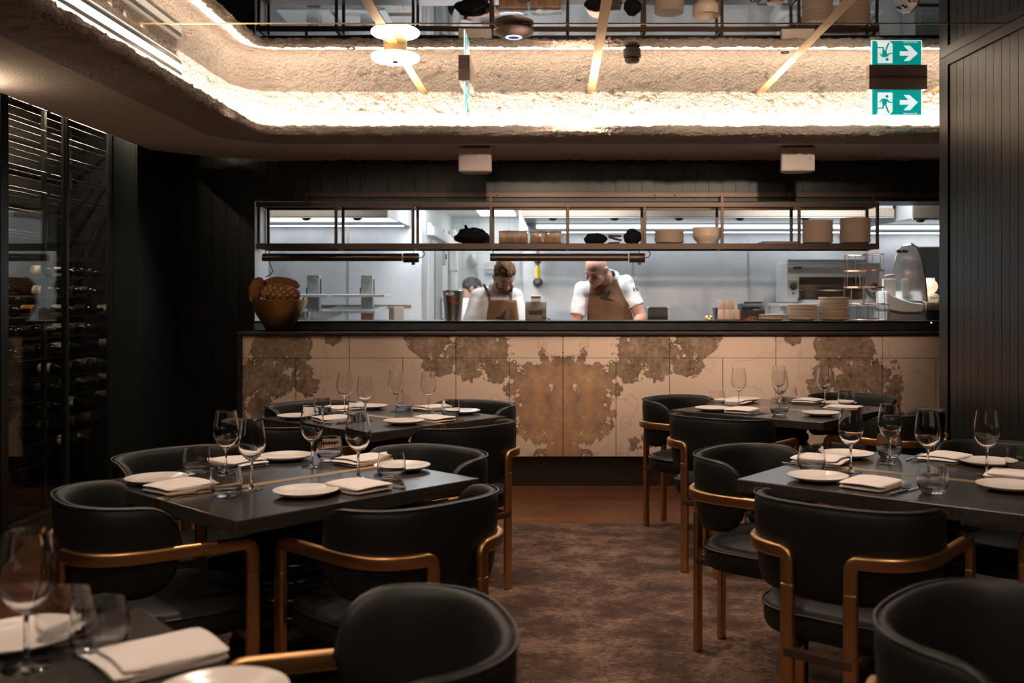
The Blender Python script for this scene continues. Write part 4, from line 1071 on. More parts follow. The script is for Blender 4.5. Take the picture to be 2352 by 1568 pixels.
# ================================================================ STONEWARE
def ordn(i, n):
    w = ['lowest', 'second', 'third', 'fourth', 'fifth', 'sixth', 'seventh', 'eighth', 'ninth', 'tenth', 'eleventh', 'twelfth', 'thirteenth', 'fourteenth', 'fifteenth', 'sixteenth', 'seventeenth', 'eighteenth', 'nineteenth', 'twentieth', 'twenty-first', 'twenty-second', 'twenty-third', 'twenty-fourth', 'twenty-fifth', 'twenty-sixth']
    if i == 0: return 'lowest of'
    if i == n-1: return 'topmost of'
    return w[i]+' from the bottom of'
pl = MB().lathe([(0, .003), (.070, .003), (.074, 0), (.080, 0), (.086, .004), (.113, .010), (.1175, .0125), (.1180, .0160), (.1150, .0172), (.108, .0150), (.084, .0090), (0, .0080)], 44)
plate0 = None
def plate_stack(x, y, z, n, pitch, name, grp, sc=1):
    global plate0
    for i in range(n):
        loc = (x+random.uniform(-.003, .003), y+random.uniform(-.003, .003), z+i*pitch)
        lab = 'beige stoneware plate, %s %s' % (ordn(i, n), name)
        if plate0 is None: plate0 = pl.build('dinner_plate', M['stone_china'], smooth=50); o = plate0; tag(o, lab, 'plate', grp); o.location = loc
        else: o = dup(plate0, loc, None, lab, grp)
        o.scale = (sc, sc, 1)
SY = 7.858
plate_stack(P(1537,0,SY).x, SY, SZ, 11, .0088, 'the short stack on the shelf', 'plates on the hanging shelf', .97)
plate_stack(P(1878,0,SY).x, SY, SZ, 20, .0088, 'the left tall stack on the shelf', 'plates on the hanging shelf')
plate_stack(P(1964,0,SY).x, SY, SZ, 22, .0088, 'the plate stack at the shelf end', 'plates on the hanging shelf')
plate_stack(P(1771,0,8.0).x, 8.0, PZ, 4, .0112, 'the lowest plate stack on the pass', 'plates on the kitchen pass')
plate_stack(P(1842,0,8.0).x, 7.99, PZ, 11, .0112, 'the middle plate stack on the pass', 'plates on the kitchen pass', 1.03)
plate_stack(P(1915,0,8.0).x, 7.99, PZ, 16, .0112, 'the tallest plate stack on the pass', 'plates on the kitchen pass', 1.03)
bw = MB().lathe([(0, .004), (.062, .004), (.066, 0), (.072, 0), (.074, .012), (.100, .035), (.109, .060), (.111, .080), (.1085, .082), (.104, .060), (.094, .040), (.070, .020), (0, .016)], 44)
bx = P(1623,0,SY).x
b0 = bw.build('serving_bowl', M['stone_china'], smooth=60); tag(b0, 'beige stoneware bowl, lowest of the nested bowls on the hanging shelf', 'bowl', 'nested bowls on the hanging shelf'); b0.location = (bx, SY, SZ)
for i in range(1, 5): dup(b0, (bx, SY, SZ+i*.0115), None, 'beige stoneware bowl, %s the nested bowls on the hanging shelf' % ordn(i, 5))
t = thing('baking_tray', 'flat dark baking tray on the hanging shelf between bowls and plates', 'tray', (P(1788,0,SY).x, SY, SZ))
MB().box(-.14, .14, -.10, .10, 0, .004).box(-.145, .145, -.105, -.10, 0, .016).box(-.145, .145, .10, .105, 0, .016).box(-.145, -.14, -.105, .105, 0, .016).box(.14, .145, -.105, .105, 0, .016).build('tray_body', M['dark_steel'], t)
o = dup(plate0, (P(1783,0,SY).x, SY+.03, SZ+.0045), None, 'small beige plate lying in the dark baking tray', 'plates on the hanging shelf'); o.scale = (.55, .55, 1)

# ---- soft things on the shelf
def lump(name, lab, cat, x, y, w, d, h, mt, seed, parts=None, amp=.22, grp=None):
    def fn(dv): return 1+amp*noise.noise(dv*1.7+V(seed, 0, 0))+.5*amp*noise.noise(dv*4+V(0, seed, 0))
    mb = MB().ball((0, 0, h*.48), w/2, d/2, h*.56, 36, 22, fn=fn)
    for v_ in mb.v: v_.z = max(v_.z, .0008)
    o = mb.build(name, mt, smooth=80); tag(o, lab, cat, grp); o.location = (x, y, SZ); return o
o = lump('cloth_bag', 'black lumpy cloth bag with knotted tip on the hanging shelf', 'bag', P(1083,0,SY).x, SY, .25, .18, .125, M['black_cloth'], 2.3)
MB().tube([(-.03, 0, .10), (-.045, 0, .135), (-.05, .005, .15)], [.022, .012, .007], 8).build('knot', M['black_cloth'], o, smooth=60)
MB().tube([(.0, -.07, .09), (.05, -.08, .10), (.10, -.07, .07), (.122, -.05, .03)], .004, 6).build('drawstring', M['black_plastic'], o, smooth=60)
lump('folded_cloth', 'taupe cloth bunched beside the black bag on the shelf', 'cloth', P(1111,0,SY).x, SY+.05, .10, .14, .09, M['grey_cloth'], 5.1)
for i, (x0, x1, tp, lab) in enumerate(((1147, 1212, 531, 'brown paper towel pack in clear film, left of two on the shelf'), (1218, 1290, 532, 'brown paper pack in shiny crumpled film, right of two on the shelf'))):
    a, b_ = P(x0,0,SY).x, P(x1,0,SY).x; w_ = (b_-a)/2; h = P(0,tp,SY).z-SZ
    t = thing('paper_pack', lab, 'pack', ((a+b_)/2, SY, SZ), group='wrapped packs on the shelf')
    rings = []
    for j in range(13):
        xx = -w_+2*w_*j/12; ring = []
        for q in range(24):
            an = 2*PI*q/24; yy = .085*math.copysign(abs(math.cos(an))**.25, math.cos(an)); zz = h/2+h/2*math.copysign(abs(math.sin(an))**.25, math.sin(an))
            nz = noise.noise(V(xx*30, yy*20, zz*25+i*7))*.004*(1+i)
            ring.append(V(xx+nz, yy+nz, max(.0005, zz+(nz if zz > .01 else 0))))
        rings.append(ring)
    MB().loft(rings).build('wrapped_stack', M['brown_paper'], t, smooth=30 if i else 50)
    MB().ball((w_+.012, 0, h*.45), .022, .06, h*.42, 12, 8, fn=lambda d_: 1+.4*noise.noise(d_*4)).build('film_end', M['pane'], t)
lump('knit_cap', 'black cloth roll on the shelf above the bald cook, left one', 'cloth', P(1368,0,SY).x, SY, .18, .15, .085, M['black_cloth'], 8.2, amp=.12)
t = thing('folded_towel', 'taupe folded towel between the two black cloth rolls on the shelf', 'towel', (P(1413,0,SY).x, SY, SZ))
MB().sweep([(-.055, 0, .008), (.03, 0, .012), (.05, 0, .03), (.02, 0, .036), (-.05, 0, .055), (-.052, 0, .066), (.045, 0, .062)], .12, .010).build('cloth', M['grey_cloth'], t, smooth=60)
lump('knit_cap', 'black cloth roll on the shelf above the bald cook, taller right one', 'cloth', P(1453,0,SY).x, SY+.01, .135, .15, .115, M['black_cloth'], 3.9, amp=.14)

# ================================================================ ON THE PASS
py_ = 8.0
t = thing('wine_bucket', 'tapered stainless wine bucket with a red sash on the pass', 'bucket', (P(1041,0,py_).x, py_, PZ), group=None)
mb = MB(); n, R0, R1, Hb = 72, .061, .085, .238; rows = 40
def br(z): return R0+(R1-R0)*z/Hb
vs = []; fs = []
for j in range(rows+1):
    for i in range(n):
        a = 2*PI*i/n; z = Hb*j/rows; vs.append((br(z)*math.cos(a), br(z)*math.sin(a), z))
for j in range(rows):
    for i in range(n):
        z = Hb*(j+.5)/rows; a = 2*PI*(i+.5)/n
        hole = False
        for c in (PI*1.42, PI*.42):
            da = (a-c+PI) % (2*PI)-PI
            if (da*br(z)/.036)**2+((z-.213)/.014)**2 < 1: hole = True
        if not hole: fs.append((j*n+i, j*n+(i+1) % n, (j+1)*n+(i+1) % n, (j+1)*n+i))
fs.append(tuple(reversed(range(n))))
mb.add(vs, fs); o = mb.build('bucket_body', M['bucket_steel'], t, smooth=40)
sm = o.modifiers.new('thick', 'SOLIDIFY'); sm.thickness = .0015
MB().tube([(br(Hb)*math.cos(2*PI*i/48), br(Hb)*math.sin(2*PI*i/48), Hb) for i in range(48)], .0022, 6, closed=True).build('rim', M['steel'], t, smooth=60)
pts = [(1.38+.36*q/8, .152-.024*q/8) for q in range(9)]
MB().loft([[V((br(z)+.0006)*math.cos(PI*a), (br(z)+.0006)*math.sin(PI*a), z), V((br(z)+.0006)*math.cos(PI*a), (br(z)+.0006)*math.sin(PI*a), z+.010), V((br(z)+.0012)*math.cos(PI*a), (br(z)+.0012)*math.sin(PI*a), z+.010), V((br(z)+.0012)*math.cos(PI*a), (br(z)+.0012)*math.sin(PI*a), z)] for a, z in pts]).build('red_sash', M['red'], t)
def printer(x, y, w, d, h, m_, lab, paper):
    t = thing('receipt_printer', lab, 'printer', (x, y, PZ), group='receipt printers on the pass')
    mb = MB(); prof = [(-d/2, 0), (-d/2, h*.62), (-d/2+.035, h*.93), (-d/2+.06, h), (d/2, h), (d/2, 0)]
    mb.loft([[(sx, yy, zz) for yy, zz in prof] for sx in (-w/2, w/2)]).build('housing', m_, t, bevel=.006)
    MB().box(-w*.33, w*.33, -d/2-.002, -d/2+.01, h*.30, h*.52).build('slot_panel', M['black_plastic'], t, bevel=.002)
    MB().box(w*.30, w*.46, -d/2-.002, -d/2+.002, h*.08, h*.20).build('badge', M['black_plastic'], t)
    if paper: MB().sweep([(0, -d/2+.05, h*.9), (0, -d/2+.045, h+.02), (0, -d/2+.02, h+.040), (0, -d/2-.004, h+.034)], .0015, .078).build('paper', M['paper'], t) if False else MB().loft([[(-.039, yy, zz), (.039, yy, zz), (.039, yy+.001, zz+.0005), (-.039, yy+.001, zz+.0005)] for yy, zz in ((-d/2+.052, h*.9), (-d/2+.05, h+.015), (-d/2+.042, h+.032), (-d/2+.028, h+.040), (-d/2+.010, h+.038))]).build('paper', M['paper'], t)
    MB().tube([(w/2-.01, d/2-.02, .02), (w/2+.02, d/2, .01), (w/2+.03, d/2+.02, .004)], .004, 6).build('cord', M['black_plastic'], t)
    return t
printer(P(1231,0,8.02).x, 8.02, .165, .19, .155, M['grey_plastic'], 'bronze-grey receipt printer with a curl of paper, between the two cooks', True)
t = printer(P(1726,0,8.05).x, 8.06, .185, .20, .135, M['black_plastic'], 'black receipt printer beside the paper rolls on the pass', False)
text('maker_text', 'EPSON', .016, M['white_plastic'], t, (.02, -.1036, .085), (PI/2, 0, 0), .0003)
MB().box(-.075, .075, -.09, -.07, .135, .150).build('cutter_bar', M['steel'], t, bevel=.003)
for x in (-.04, .085): MB().tube([(x, -.106, .0), (x, -.106, .165)], .002, 6).build('bill_spike', M['dark_steel'], t)
t = thing('service_bell', 'small brass service bell on the pass', 'bell', (P(1628,0,7.95).x, 7.95, PZ))
MB().lathe([(0, 0), (.040, 0), (.041, .004), (.03, .008), (0, .008)], 28).build('foot', M['brass_strip'], t, smooth=40)
MB().lathe([(.034, .012), (.033, .02), (.027, .034), (.012, .043), (0, .045)], 28).build('dome', M['brass_strip'], t, smooth=60)
MB().lathe([(.004, .044), (.005, .052), (0, .055)], 12).build('plunger', M['brass_strip'], t, smooth=60)
MB().lathe([(.004, .006), (.004, .014)], 8).build('stem', M['brass_strip'], t)
r0 = None
for x, y, z, lab in ((1676, 7.97, 0, 'lower beige paper roll of the front pair'), (1676, 7.97, 1, 'upper beige paper roll of the front pair'), (1660, 8.05, 0, 'lower beige paper roll of the rear pair'), (1660, 8.05, 1, 'upper beige paper roll of the rear pair'), (1692, 8.06, 0, 'single beige paper roll right of the stacked pairs')):
    loc = (P(x,0,y).x, y, PZ+.008+z*.079)
    if r0 is None:
        r0 = thing('paper_roll', lab+' on the pass', 'paper roll', loc, group='paper rolls on the pass')
        MB().lathe([(.009, 0), (.0355, 0), (.0362, .001), (.0362, .077), (.0355, .078), (.009, .078), (.009, 0)], 36).build('roll', mat('kraft_roll', (.62,.44,.35), .8), r0, smooth=40)
    else: dup(r0, loc, None, lab+' on the pass')
t = thing('roll_stand', 'low metal stand with curled feet under the paper rolls', 'stand', (P(1676,0,8.0).x, 8.0, PZ))
mb = MB().box(-.10, .10, -.07, .10, .004, .0078)
for i in range(6): x = -.07+.03*i; mb.tube([(x, -.07, .006), (x+.006, -.082, .010), (x+.010, -.085, .002)], .003, 6)
mb.build('tray', M['dark_steel'], t)
t = thing('steel_canister', 'small tapered steel canister behind the paper rolls', 'canister', (P(1648,0,8.12).x, 8.12, PZ))
MB().lathe([(0, 0), (.030, 0), (.042, .098), (.044, .1), (.041, .098), (.029, .003), (0, .003)], 28).build('body', M['steel'], t, smooth=40)
t = thing('red_clip', 'small red clip box in front of the black printer', 'clip', (P(1717,0,7.9).x, 7.9, PZ)); MB().box(-.022, .022, -.015, .015, 0, .018).build('body', M['red'], t, bevel=.003)
t = thing('scissors', 'brass ring-handled scissors lying in front of the printer', 'scissors', (P(1728,0,7.88).x, 7.88, PZ))
for s in (-1, 1): MB().tube([(s*.014+.016*math.cos(q*PI/8), .004*s, .016+.013*math.sin(q*PI/8)) for q in range(16)], .003, 6, closed=True).build('ring', M['copper_wire'], t, smooth=60)
MB().box(.01, .09, -.004, .004, .001, .004).build('blade', M['steel'], t)
# wire stands stacked in two towers
def mk_stand(lab, loc):
    t = thing('wire_stand', lab, 'wire stand', loc, group='copper wire stands on the pass'); h = .131
    for r, z in ((.079, h-.003), (.087, .003)): MB().tube([(r*math.cos(2*PI*i/36), r*math.sin(2*PI*i/36), z) for i in range(36)], .0032, 6, closed=True).build('ring', M['copper_wire'], t, smooth=60)
    for i in range(5):
        a = 2*PI*i/5+.3; MB().tube([(.079*math.cos(a), .079*math.sin(a), h-.003), (.087*math.cos(a), .087*math.sin(a), .003)], .0026, 6).build('leg', M['copper_wire'], t, smooth=60)
    return t
st0 = None
for (x, y, nm) in ((1963, 8.10, 'left'), (2006, 7.915, 'right')):
    for i in range(4):
        lab = 'copper wire stand, %s the %s tower beside the slicer' % (ordn(i, 4), nm); loc = (P(x-(3-i)*-4 if i == 0 else x, 0, y).x, y, PZ+i*.1315)
        if st0 is None: st0 = mk_stand(lab, loc)
        else: dup(st0, loc, random.uniform(0, 1), lab)
# meat slicer
ky = 8.12; k = ky/CF
def sx_(x): return (x-VX)*k
def sz_(y): return CH+(VY-y)*k
s = thing('meat_slicer', 'white meat slicer with a tall polished blade guard at the right end of the pass', 'slicer', (0, ky, 0))
def prof_xz(poly, y0, y1):
    mb = MB(); n = len(poly); pts = [(sx_(x), sz_(y)) for x, y in poly]
    return mb.add([(x, y0, z) for x, z in pts]+[(x, y1, z) for x, z in pts], [tuple(range(n)), tuple(reversed(range(n, 2*n)))]+[(i, n+i, n+(i+1) % n, (i+1) % n) for i in range(n)])
prof_xz([(2027,667),(2040,678),(2060,687),(2085,694),(2112,697),(2113,704),(2110,714),(2090,717),(2060,716),(2030,710),(2026,700)], -.10, .16).build('body', M['white_paint'], s, bevel=.012, segs=3)
prof_xz([(2032,716),(2112,716),(2128,735.5),(2032,735.5)], -.05, .16).build('foot', M['brushed'], s, bevel=.006)
gp = [(2060,690),(2063,640),(2066,600),(2072,572),(2080,562),(2093,560),(2103,572),(2110,600),(2115,640),(2118,692),(2090,690)]
mb = prof_xz(gp, .02, .035); xg = sx_(2060)
for v_ in mb.v: v_.y += .13-(v_.x-xg)*1.35
mb.build('blade_guard', M['steel'], s, bevel=.003)
MB().tube([V(sx_(x), .025+.13-(sx_(x)-xg)*1.35, sz_(y)) for x, y in ((2093,559),(2103,570),(2110,600),(2114,640),(2116,670),(2117,693))], .008, 8).build('guard_rim', M['bronze'], s, smooth=60)
prof_xz([(2031,640),(2058,640),(2058,682),(2031,672)], .0, .06).build('carriage', M['white_paint'], s, bevel=.006)
MB().tube([V(sx_(2033), .02, sz_(635)), V(sx_(2044), .02, sz_(633)), V(sx_(2055), .02, sz_(632))], [.010, .013, .010], 10).build('grip', M['mauve'], s, smooth=60)
MB().lathe([(0, 0), (.034, 0), (.035, .004), (.035, .16), (0, .16)], 24, tmat((sx_(2114), -.10, sz_(704)), ry=PI/2)).build('roller', M['sign_box'], s, smooth=40)
prof_xz([(2118,713),(2160,713),(2160,735.5),(2126,735.5)], -.09, .02).build('motor_base', M['black_plastic'], s, bevel=.006)
for x in (2069, 2077): MB().box(sx_(x)-.008, sx_(x)+.008, .10-(sx_(x)-xg)*1.35, .13-(sx_(x)-xg)*1.35, sz_(579), sz_(573)).build('guard_knob', M['black_plastic'], s)
p = P(2137, 694, 8.26)
t = thing('globe_lamp', 'glowing warm glass globe lamp on a white lettered base behind the slicer', 'lamp', (p.x, 8.26, PZ))
hb = p.z-PZ
MB().lathe([(0, 0), (.05, 0), (.05, hb-.002), (0, hb-.002)], 28).build('stand', M['brushed'], t, smooth=40)
MB().lathe([(0, hb), (.055, hb), (.066, hb+.02), (.068, hb+.045), (.058, hb+.066), (.03, hb+.078), (0, hb+.08)], 36).build('base', mat('milk_glass_base', (.85,.78,.68), .3, emit=(1,.75,.45), es=.35), t, smooth=60)
MB().lathe([(.02, hb+.078), (.045, hb+.09), (.060, hb+.125), (.052, hb+.16), (.036, hb+.178), (.034, hb+.20), (0, hb+.20)], 36).build('globe', M['globe'], t, smooth=60)
text('base_text', 'POLAR', .026, M['black_plastic'], t, (.012, -.0695, hb+.036), (PI/2, 0, 0), .0015)
t = thing('wall_oven', 'steel oven with a window at the far right of the kitchen behind the lamp', 'oven', (P(2190,0,9.9).x, 9.9, KZ+.902))
MB().box(-.38, .38, 0, .36, 0, P(0,566,9.9).z-KZ-.902).build('body', M['brushed'], t, bevel=.006)
MB().box(-.33, .33, -.012, 0, .26, P(0,585,9.9).z-KZ-.902).build('window', M['hood_steel'], t, bevel=.004)
MB().box(-.36, .36, -.05, -.02, .20, .24).build('handle', M['steel'], t, bevel=.008)
p = P(2140, 743, 7.765)
t = thing('tap_knob', 'tiny brass knob on the dark upstand under the slicer', 'knob', (p.x, 7.769, p.z))
MB().lathe([(0, .018), (.008, .016), (.012, .004), (.014, 0)], 16, tmat((0, 0, 0), rx=PI/2)).build('knob_body', M['brass_strip'], t, smooth=50)

# ================================================================ BREAD BOWL
bx, by = (640-VX)/CF*7.58, 7.575
t = thing('bread_bowl', 'hammered aged-gold bowl holding loaves on the counter ledge', 'bowl', (bx, by, ledge_z+.0003))
wob = lambda r, z, a: r*(1+.028*math.sin(3*a+1)*(z/.25)+.012*math.sin(7*a))
MB().lathe([(0, .003), (.06, 0), (.085, .004), (.105, .03), (.135, .075), (.165, .125), (.19, .175), (.203, .215), (.206, .238), (.200, .240), (.196, .215), (.182, .175), (.157, .127), (.125, .077), (.09, .035), (0, .03)], 56, mod=wob).build('bowl_body', M['gold'], t, smooth=70)
def loaf(lab, c, rx, ry, rz, mt, rot, seed, fl=.0):
    def fn(d): return 1+.06*noise.noise(d*2.2+V(seed,0,0))+.022*noise.noise(d*11+V(seed,0,0))
    mb = MB().ball((0,0,0), rx, ry, rz, 48, 28, fn=fn)
    o = mb.build('bread_loaf', mt, smooth=80); tag(o, lab, 'bread', 'loaves in the bread bowl'); o.location = c; o.rotation_euler = rot; return o
k = 7.58/CF
loaf('dark seeded loaf standing upright at the left of the bowl', (bx-.155, by-.01, CH+(VY-668)*k), .062, .075, .105, M['crust'], (.1, .12, .2), 1)
loaf('dark seeded loaf lying on top at the back of the bowl', (bx+.005, by+.065, CH+(VY-652)*k), .135, .072, .055, M['crust'], (0, .08, .1), 4)
m = M['crust_scored'] = mat('scored_crust', (.2,.08,.03), .8)
w1_ = N(m, 'ShaderNodeTexWave'); w1_.inputs['Scale'].default_value = 8.5; w1_.inputs['Distortion'].default_value = 2.2
mp = N(m, 'ShaderNodeMapping'); mp.inputs['Rotation'].default_value = (0, .75, 0); tc = N(m, 'ShaderNodeTexCoord'); L(m, tc.outputs['Object'], mp.inputs[0]); L(m, mp.outputs[0], w1_.inputs[0])
w2_ = N(m, 'ShaderNodeTexWave'); w2_.inputs['Scale'].default_value = 8.5; w2_.inputs['Distortion'].default_value = 2.2
mp2 = N(m, 'ShaderNodeMapping'); mp2.inputs['Rotation'].default_value = (0, -.75, 0); L(m, tc.outputs['Object'], mp2.inputs[0]); L(m, mp2.outputs[0], w2_.inputs[0])
mn = math_n(m, 'MINIMUM', w1_.outputs['Fac'], w2_.outputs['Fac'])
fl = math_n(m, 'ADD', mn, math_n(m, 'MULTIPLY', math_n(m, 'SUBTRACT', tex_noise(m, 25, 4), .5), .8))
L(m, ramp(m, fl, [(.03,(.17,.06,.022)),(.16,(.30,.12,.045)),(.7,(.40,.18,.075)),(.95,(.55,.33,.19))]), BS(m).inputs['Base Color'])
bp = N(m, 'ShaderNodeBump'); bp.inputs['Strength'].default_value = .8; bp.inputs['Distance'].default_value = .01; L(m, mn, bp.inputs['Height']); L(m, bp.outputs['Normal'], BS(m).inputs['Normal'])
loaf('round loaf with a scored floury lattice crust at the front of the bowl', (bx+.03, by-.05, CH+(VY-674)*k), .148, .10, .074, m, (.15, .1, 0), 7)
mb = MB()
for a0, w_, h in ((-.25, .10, .03), (.15, .09, .045), (-1.9, .12, .022), (-2.6, .10, .02)):
    pts = [V(.190*math.cos(a0+q), .190*math.sin(a0+q), .20) for q in (-w_*2, 0, w_*2)]
    tip = V(.222*math.cos(a0), .222*math.sin(a0), .24+h)
    mb.add([pts[0], pts[1], pts[2], tip]+[p_+V(0, 0, .0015)-p_.normalized()*.0015 for p_ in (pts[0], pts[1], pts[2], tip)], [(0,1,3),(1,2,3),(5,4,7),(6,5,7),(0,4,5,1),(1,5,6,2),(2,6,7,3),(3,7,4,0)])
o = mb.build('paper_liner', M['linen']); tag(o, 'pale paper liner with pointed corners tucked into the gold bread bowl', 'paper'); o.location = (bx, by, ledge_z)
# ================================================================ PEOPLE
def evaluated(o):
    bpy.context.view_layer.update(); dg = bpy.context.evaluated_depsgraph_get()
    return o, dg
def remesh(o, vox, smooth_it=3, fac=.5):
    r = o.modifiers.new('skin_union', 'REMESH'); r.mode = 'VOXEL'; r.voxel_size = vox; r.use_smooth_shade = True
    s = o.modifiers.new('soften', 'SMOOTH'); s.factor = fac; s.iterations = smooth_it
def bake(o):
    bpy.context.view_layer.update(); dg = bpy.context.evaluated_depsgraph_get()
    me = bpy.data.meshes.new_from_object(o.evaluated_get(dg)); old = o.data; o.modifiers.clear(); o.data = me
    me.name = o.name
    if not me.materials: me.materials.append(old.materials[0])
    me.shade_smooth(); return o
def bvh_of(objs):
    vs = []; fs = []
    for o in objs:
        k = len(vs); vs += [o.matrix_world @ v.co for v in o.data.vertices]; fs += [[i+k for i in p.vertices] for p in o.data.polygons]
    return BVHTree.FromPolygons(vs, fs)
def hand(mb, w, fd, side, sx):
    """palm + five fingers; w wrist, fd forward dir, side lateral unit (towards the thumb)"""
    up = Vector((0,0,1)); pe = w+fd*.085
    for q in (-.026, -.009, .009, .026): mb.limb(w+side*q*.6, pe+side*q*1.15, .017, .0145, 10)
    for q, ln in ((.036, .068), (.012, .078), (-.012, .073), (-.036, .056)):
        a = pe+side*q*.95; b_ = a+(fd+side*q*2.2).normalized()*ln*.55-up*.004; c = b_+(fd*.75-up*.6).normalized()*ln*.45
        mb.limb(a-fd*.01, b_, .0098, .0088, 10); mb.limb(b_, c, .0088, .0072, 10)
    a = w+fd*.022+side*.024; b_ = a+(fd*.55+side*.85).normalized()*.045; c = b_+(fd*.9+side*.2-up*.2).normalized()*.032
    mb.limb(a, b_, .0125, .0105, 10); mb.limb(b_, c, .0105, .0082, 10)
def head_shapes(mb, MH, s=1.0):
    S = MH @ Matrix.Scale(s, 4)
    mb.ball((0,0,0), .077, .097, .094, 28, 18, S)
    mb.ball((0,-.030,-.060), .062, .068, .080, 24, 16, S)
    mb.ball((0,-.052,-.100), .045, .046, .038, 18, 12, S)
    mb.ball((0,-.079,-.122), .022, .020, .018, 14, 10, S)
    mb.ball((0,-.080,-.002), .050, .022, .015, 16, 10, S)
    mb.limb((0,-.092,-.018), (0,-.117,-.058), .0085, .0135, 12, M=S)
    for x in (-1, 1):
        mb.ball((x*.012,-.108,-.060), .010, .011, .009, 12, 8, S)
        mb.ball((x*.038,-.066,-.055), .027, .028, .026, 14, 10, S)
        mb.ball((x*.031,-.078,-.027), .015, .013, .012, 12, 8, S)
        mb.ball((x*.080,.008,-.032), .009, .024, .033, 14, 10, S)
        mb.ball((x*.086,.018,-.026), .008, .015, .022, 12, 8, S)
    mb.ball((0,-.094,-.083), .024, .012, .0065, 14, 8, S); mb.ball((0,-.091,-.096), .021, .012, .0075, 14, 8, S)
def person(lab, root, J, headM, hs, skin, girth, sleeve_l, sleeve_r, group=None):
    t = thing('person', lab, 'person', root, group=group); O = Vector(root)
    J = {k: Vector(v)-O for k, v in J.items()}
    MH = Matrix.Translation(-O) @ headM
    pel, ch, nb, sl, sr, el, er, wl, wr = (J[k] for k in ('pel', 'chest', 'neck', 'sl', 'sr', 'el', 'er', 'wl', 'wr'))
    g = girth
    mb = MB(); head_shapes(mb, MH, hs)
    nk = MH @ V(0, .025, -.06); mb.limb(nb-V(0,0,.05), nk, .064*g, .056*hs, 18); mb.limb(nb-V(0,0,.04), MH @ V(0,-.01,-.09), .055*g, .046*hs, 14)
    mb.limb(pel, ch, .12*g, .13*g, 20); mb.limb(ch, nb-V(0,0,.06), .12*g, .07*g, 18); mb.limb(sl, sr, .055, .055, 14)
    for s_, e_, w_, sg in ((sl, el, wl, 1), (sr, er, wr, -1)):
        mb.limb(s_, e_, .056*g, .044*g, 16); mb.limb(e_, w_, .044*g, .029, 16)
        fd = (w_-e_); fd.z *= .25; fd.normalize(); side = Vector((fd.y, -fd.x, 0)).normalized()*(-sg)
        if side.x*sg < 0: side = -side
        hand(mb, w_, fd, side, sg)
    for x in (-.10, .10):
        hip = pel+V(x, 0, -.05); kn = V(pel.x+x*1.1, pel.y-.02, .50); an = V(pel.x+x*1.2, pel.y+.02, .09)
        mb.limb(hip, kn, .085*g, .058, 16); mb.limb(kn, an, .058, .040, 16); mb.limb(an-V(0,-.03,.04), an+V(x*.1, -.16, -.055), .040, .032, 12)
    body = mb.build('body', skin, t); remesh(body, .0052, 2); bake(body)
    # jacket
    mb = MB()
    mb.ball(ch+V(0,.0,-.02), .175*g, .125*g, .20, 28, 18); mb.ball(pel.lerp(ch, .45)+V(0,-.005,0), .165*g, .128*g, .25, 28, 18); mb.ball(pel+V(0,0,-.02), .172*g, .13*g, .16, 24, 14)
    mb.limb(sl, sr, .070, .070, 18); mb.limb(sl+V(0,0,.0), nb-V(0,.0,.02), .062, .060, 18); mb.limb(sr, nb-V(0,0,.02), .062, .060, 18)
    mb.limb(ch+V(0,.02,.02), nb-V(0,-.005,.05), .115*g, .078, 20)
    mb.limb(sl, sl.lerp(ch, .45), .074, .10, 18); mb.limb(sr, sr.lerp(ch, .45), .074, .10, 18)
    for s_, e_, (fr, r1) in ((sl, el, sleeve_l), (sr, er, sleeve_r)): mb.limb(s_, s_.lerp(e_, fr), .073, r1, 18, flat1=True)
    jk = mb.build('chef_jacket', M['jacket'], t); remesh(jk, .0065, 5, .6)
    tx = bpy.data.textures.get('cloth_folds') or bpy.data.textures.new('cloth_folds', 'CLOUDS'); tx.noise_scale = .11; tx.noise_depth = 2
    dm = jk.modifiers.new('folds', 'DISPLACE'); dm.texture = tx; dm.strength = .020; dm.mid_level = .5; dm.texture_coords = 'LOCAL'
    bake(jk)
    ring = []
    axis = (nk-nb).normalized(); u = axis.orthogonal().normalized(); w = axis.cross(u)
    c0 = nb+V(0,.0,.002)
    for h, r in ((-.02, .078), (.018, .071), (.036, .069), (.036, .065), (.0, .066)): ring.append([c0+axis*h+(u*math.cos(2*PI*i/32)+w*math.sin(2*PI*i/32))*r*g**.5 for i in range(32)])
    MB().loft(ring, cap=False).build('collar', M['jacket'], jk, smooth=60)
    mb = MB()
    for x in (-.10, .10):
        hip = pel+V(x*.95, 0, -.03); kn = V(pel.x+x*1.1, pel.y-.02, .50); an = V(pel.x+x*1.2, pel.y+.02, .10)
        mb.limb(hip, kn, .108*g, .078, 18); mb.limb(kn, an, .078, .066, 18, flat1=True)
    tr = mb.build('trousers', M['black_cloth'], t); remesh(tr, .012, 3); bake(tr)
    for x in (-.10, .10):
        an = V(pel.x+x*1.2, pel.y+.02, .05)
        MB().ball(an+V(x*.1, -.075, -.005), .050, .14, .045, 18, 10).build('shoe', M['black_plastic'], t, smooth=60)
    return t, body, jk, MH, J
def head_M(c, pitch, yaw, roll): return Matrix.Translation(c) @ Matrix.Rotation(yaw, 4, 'Z') @ Matrix.Rotation(roll, 4, 'Y') @ Matrix.Rotation(pitch, 4, 'X')
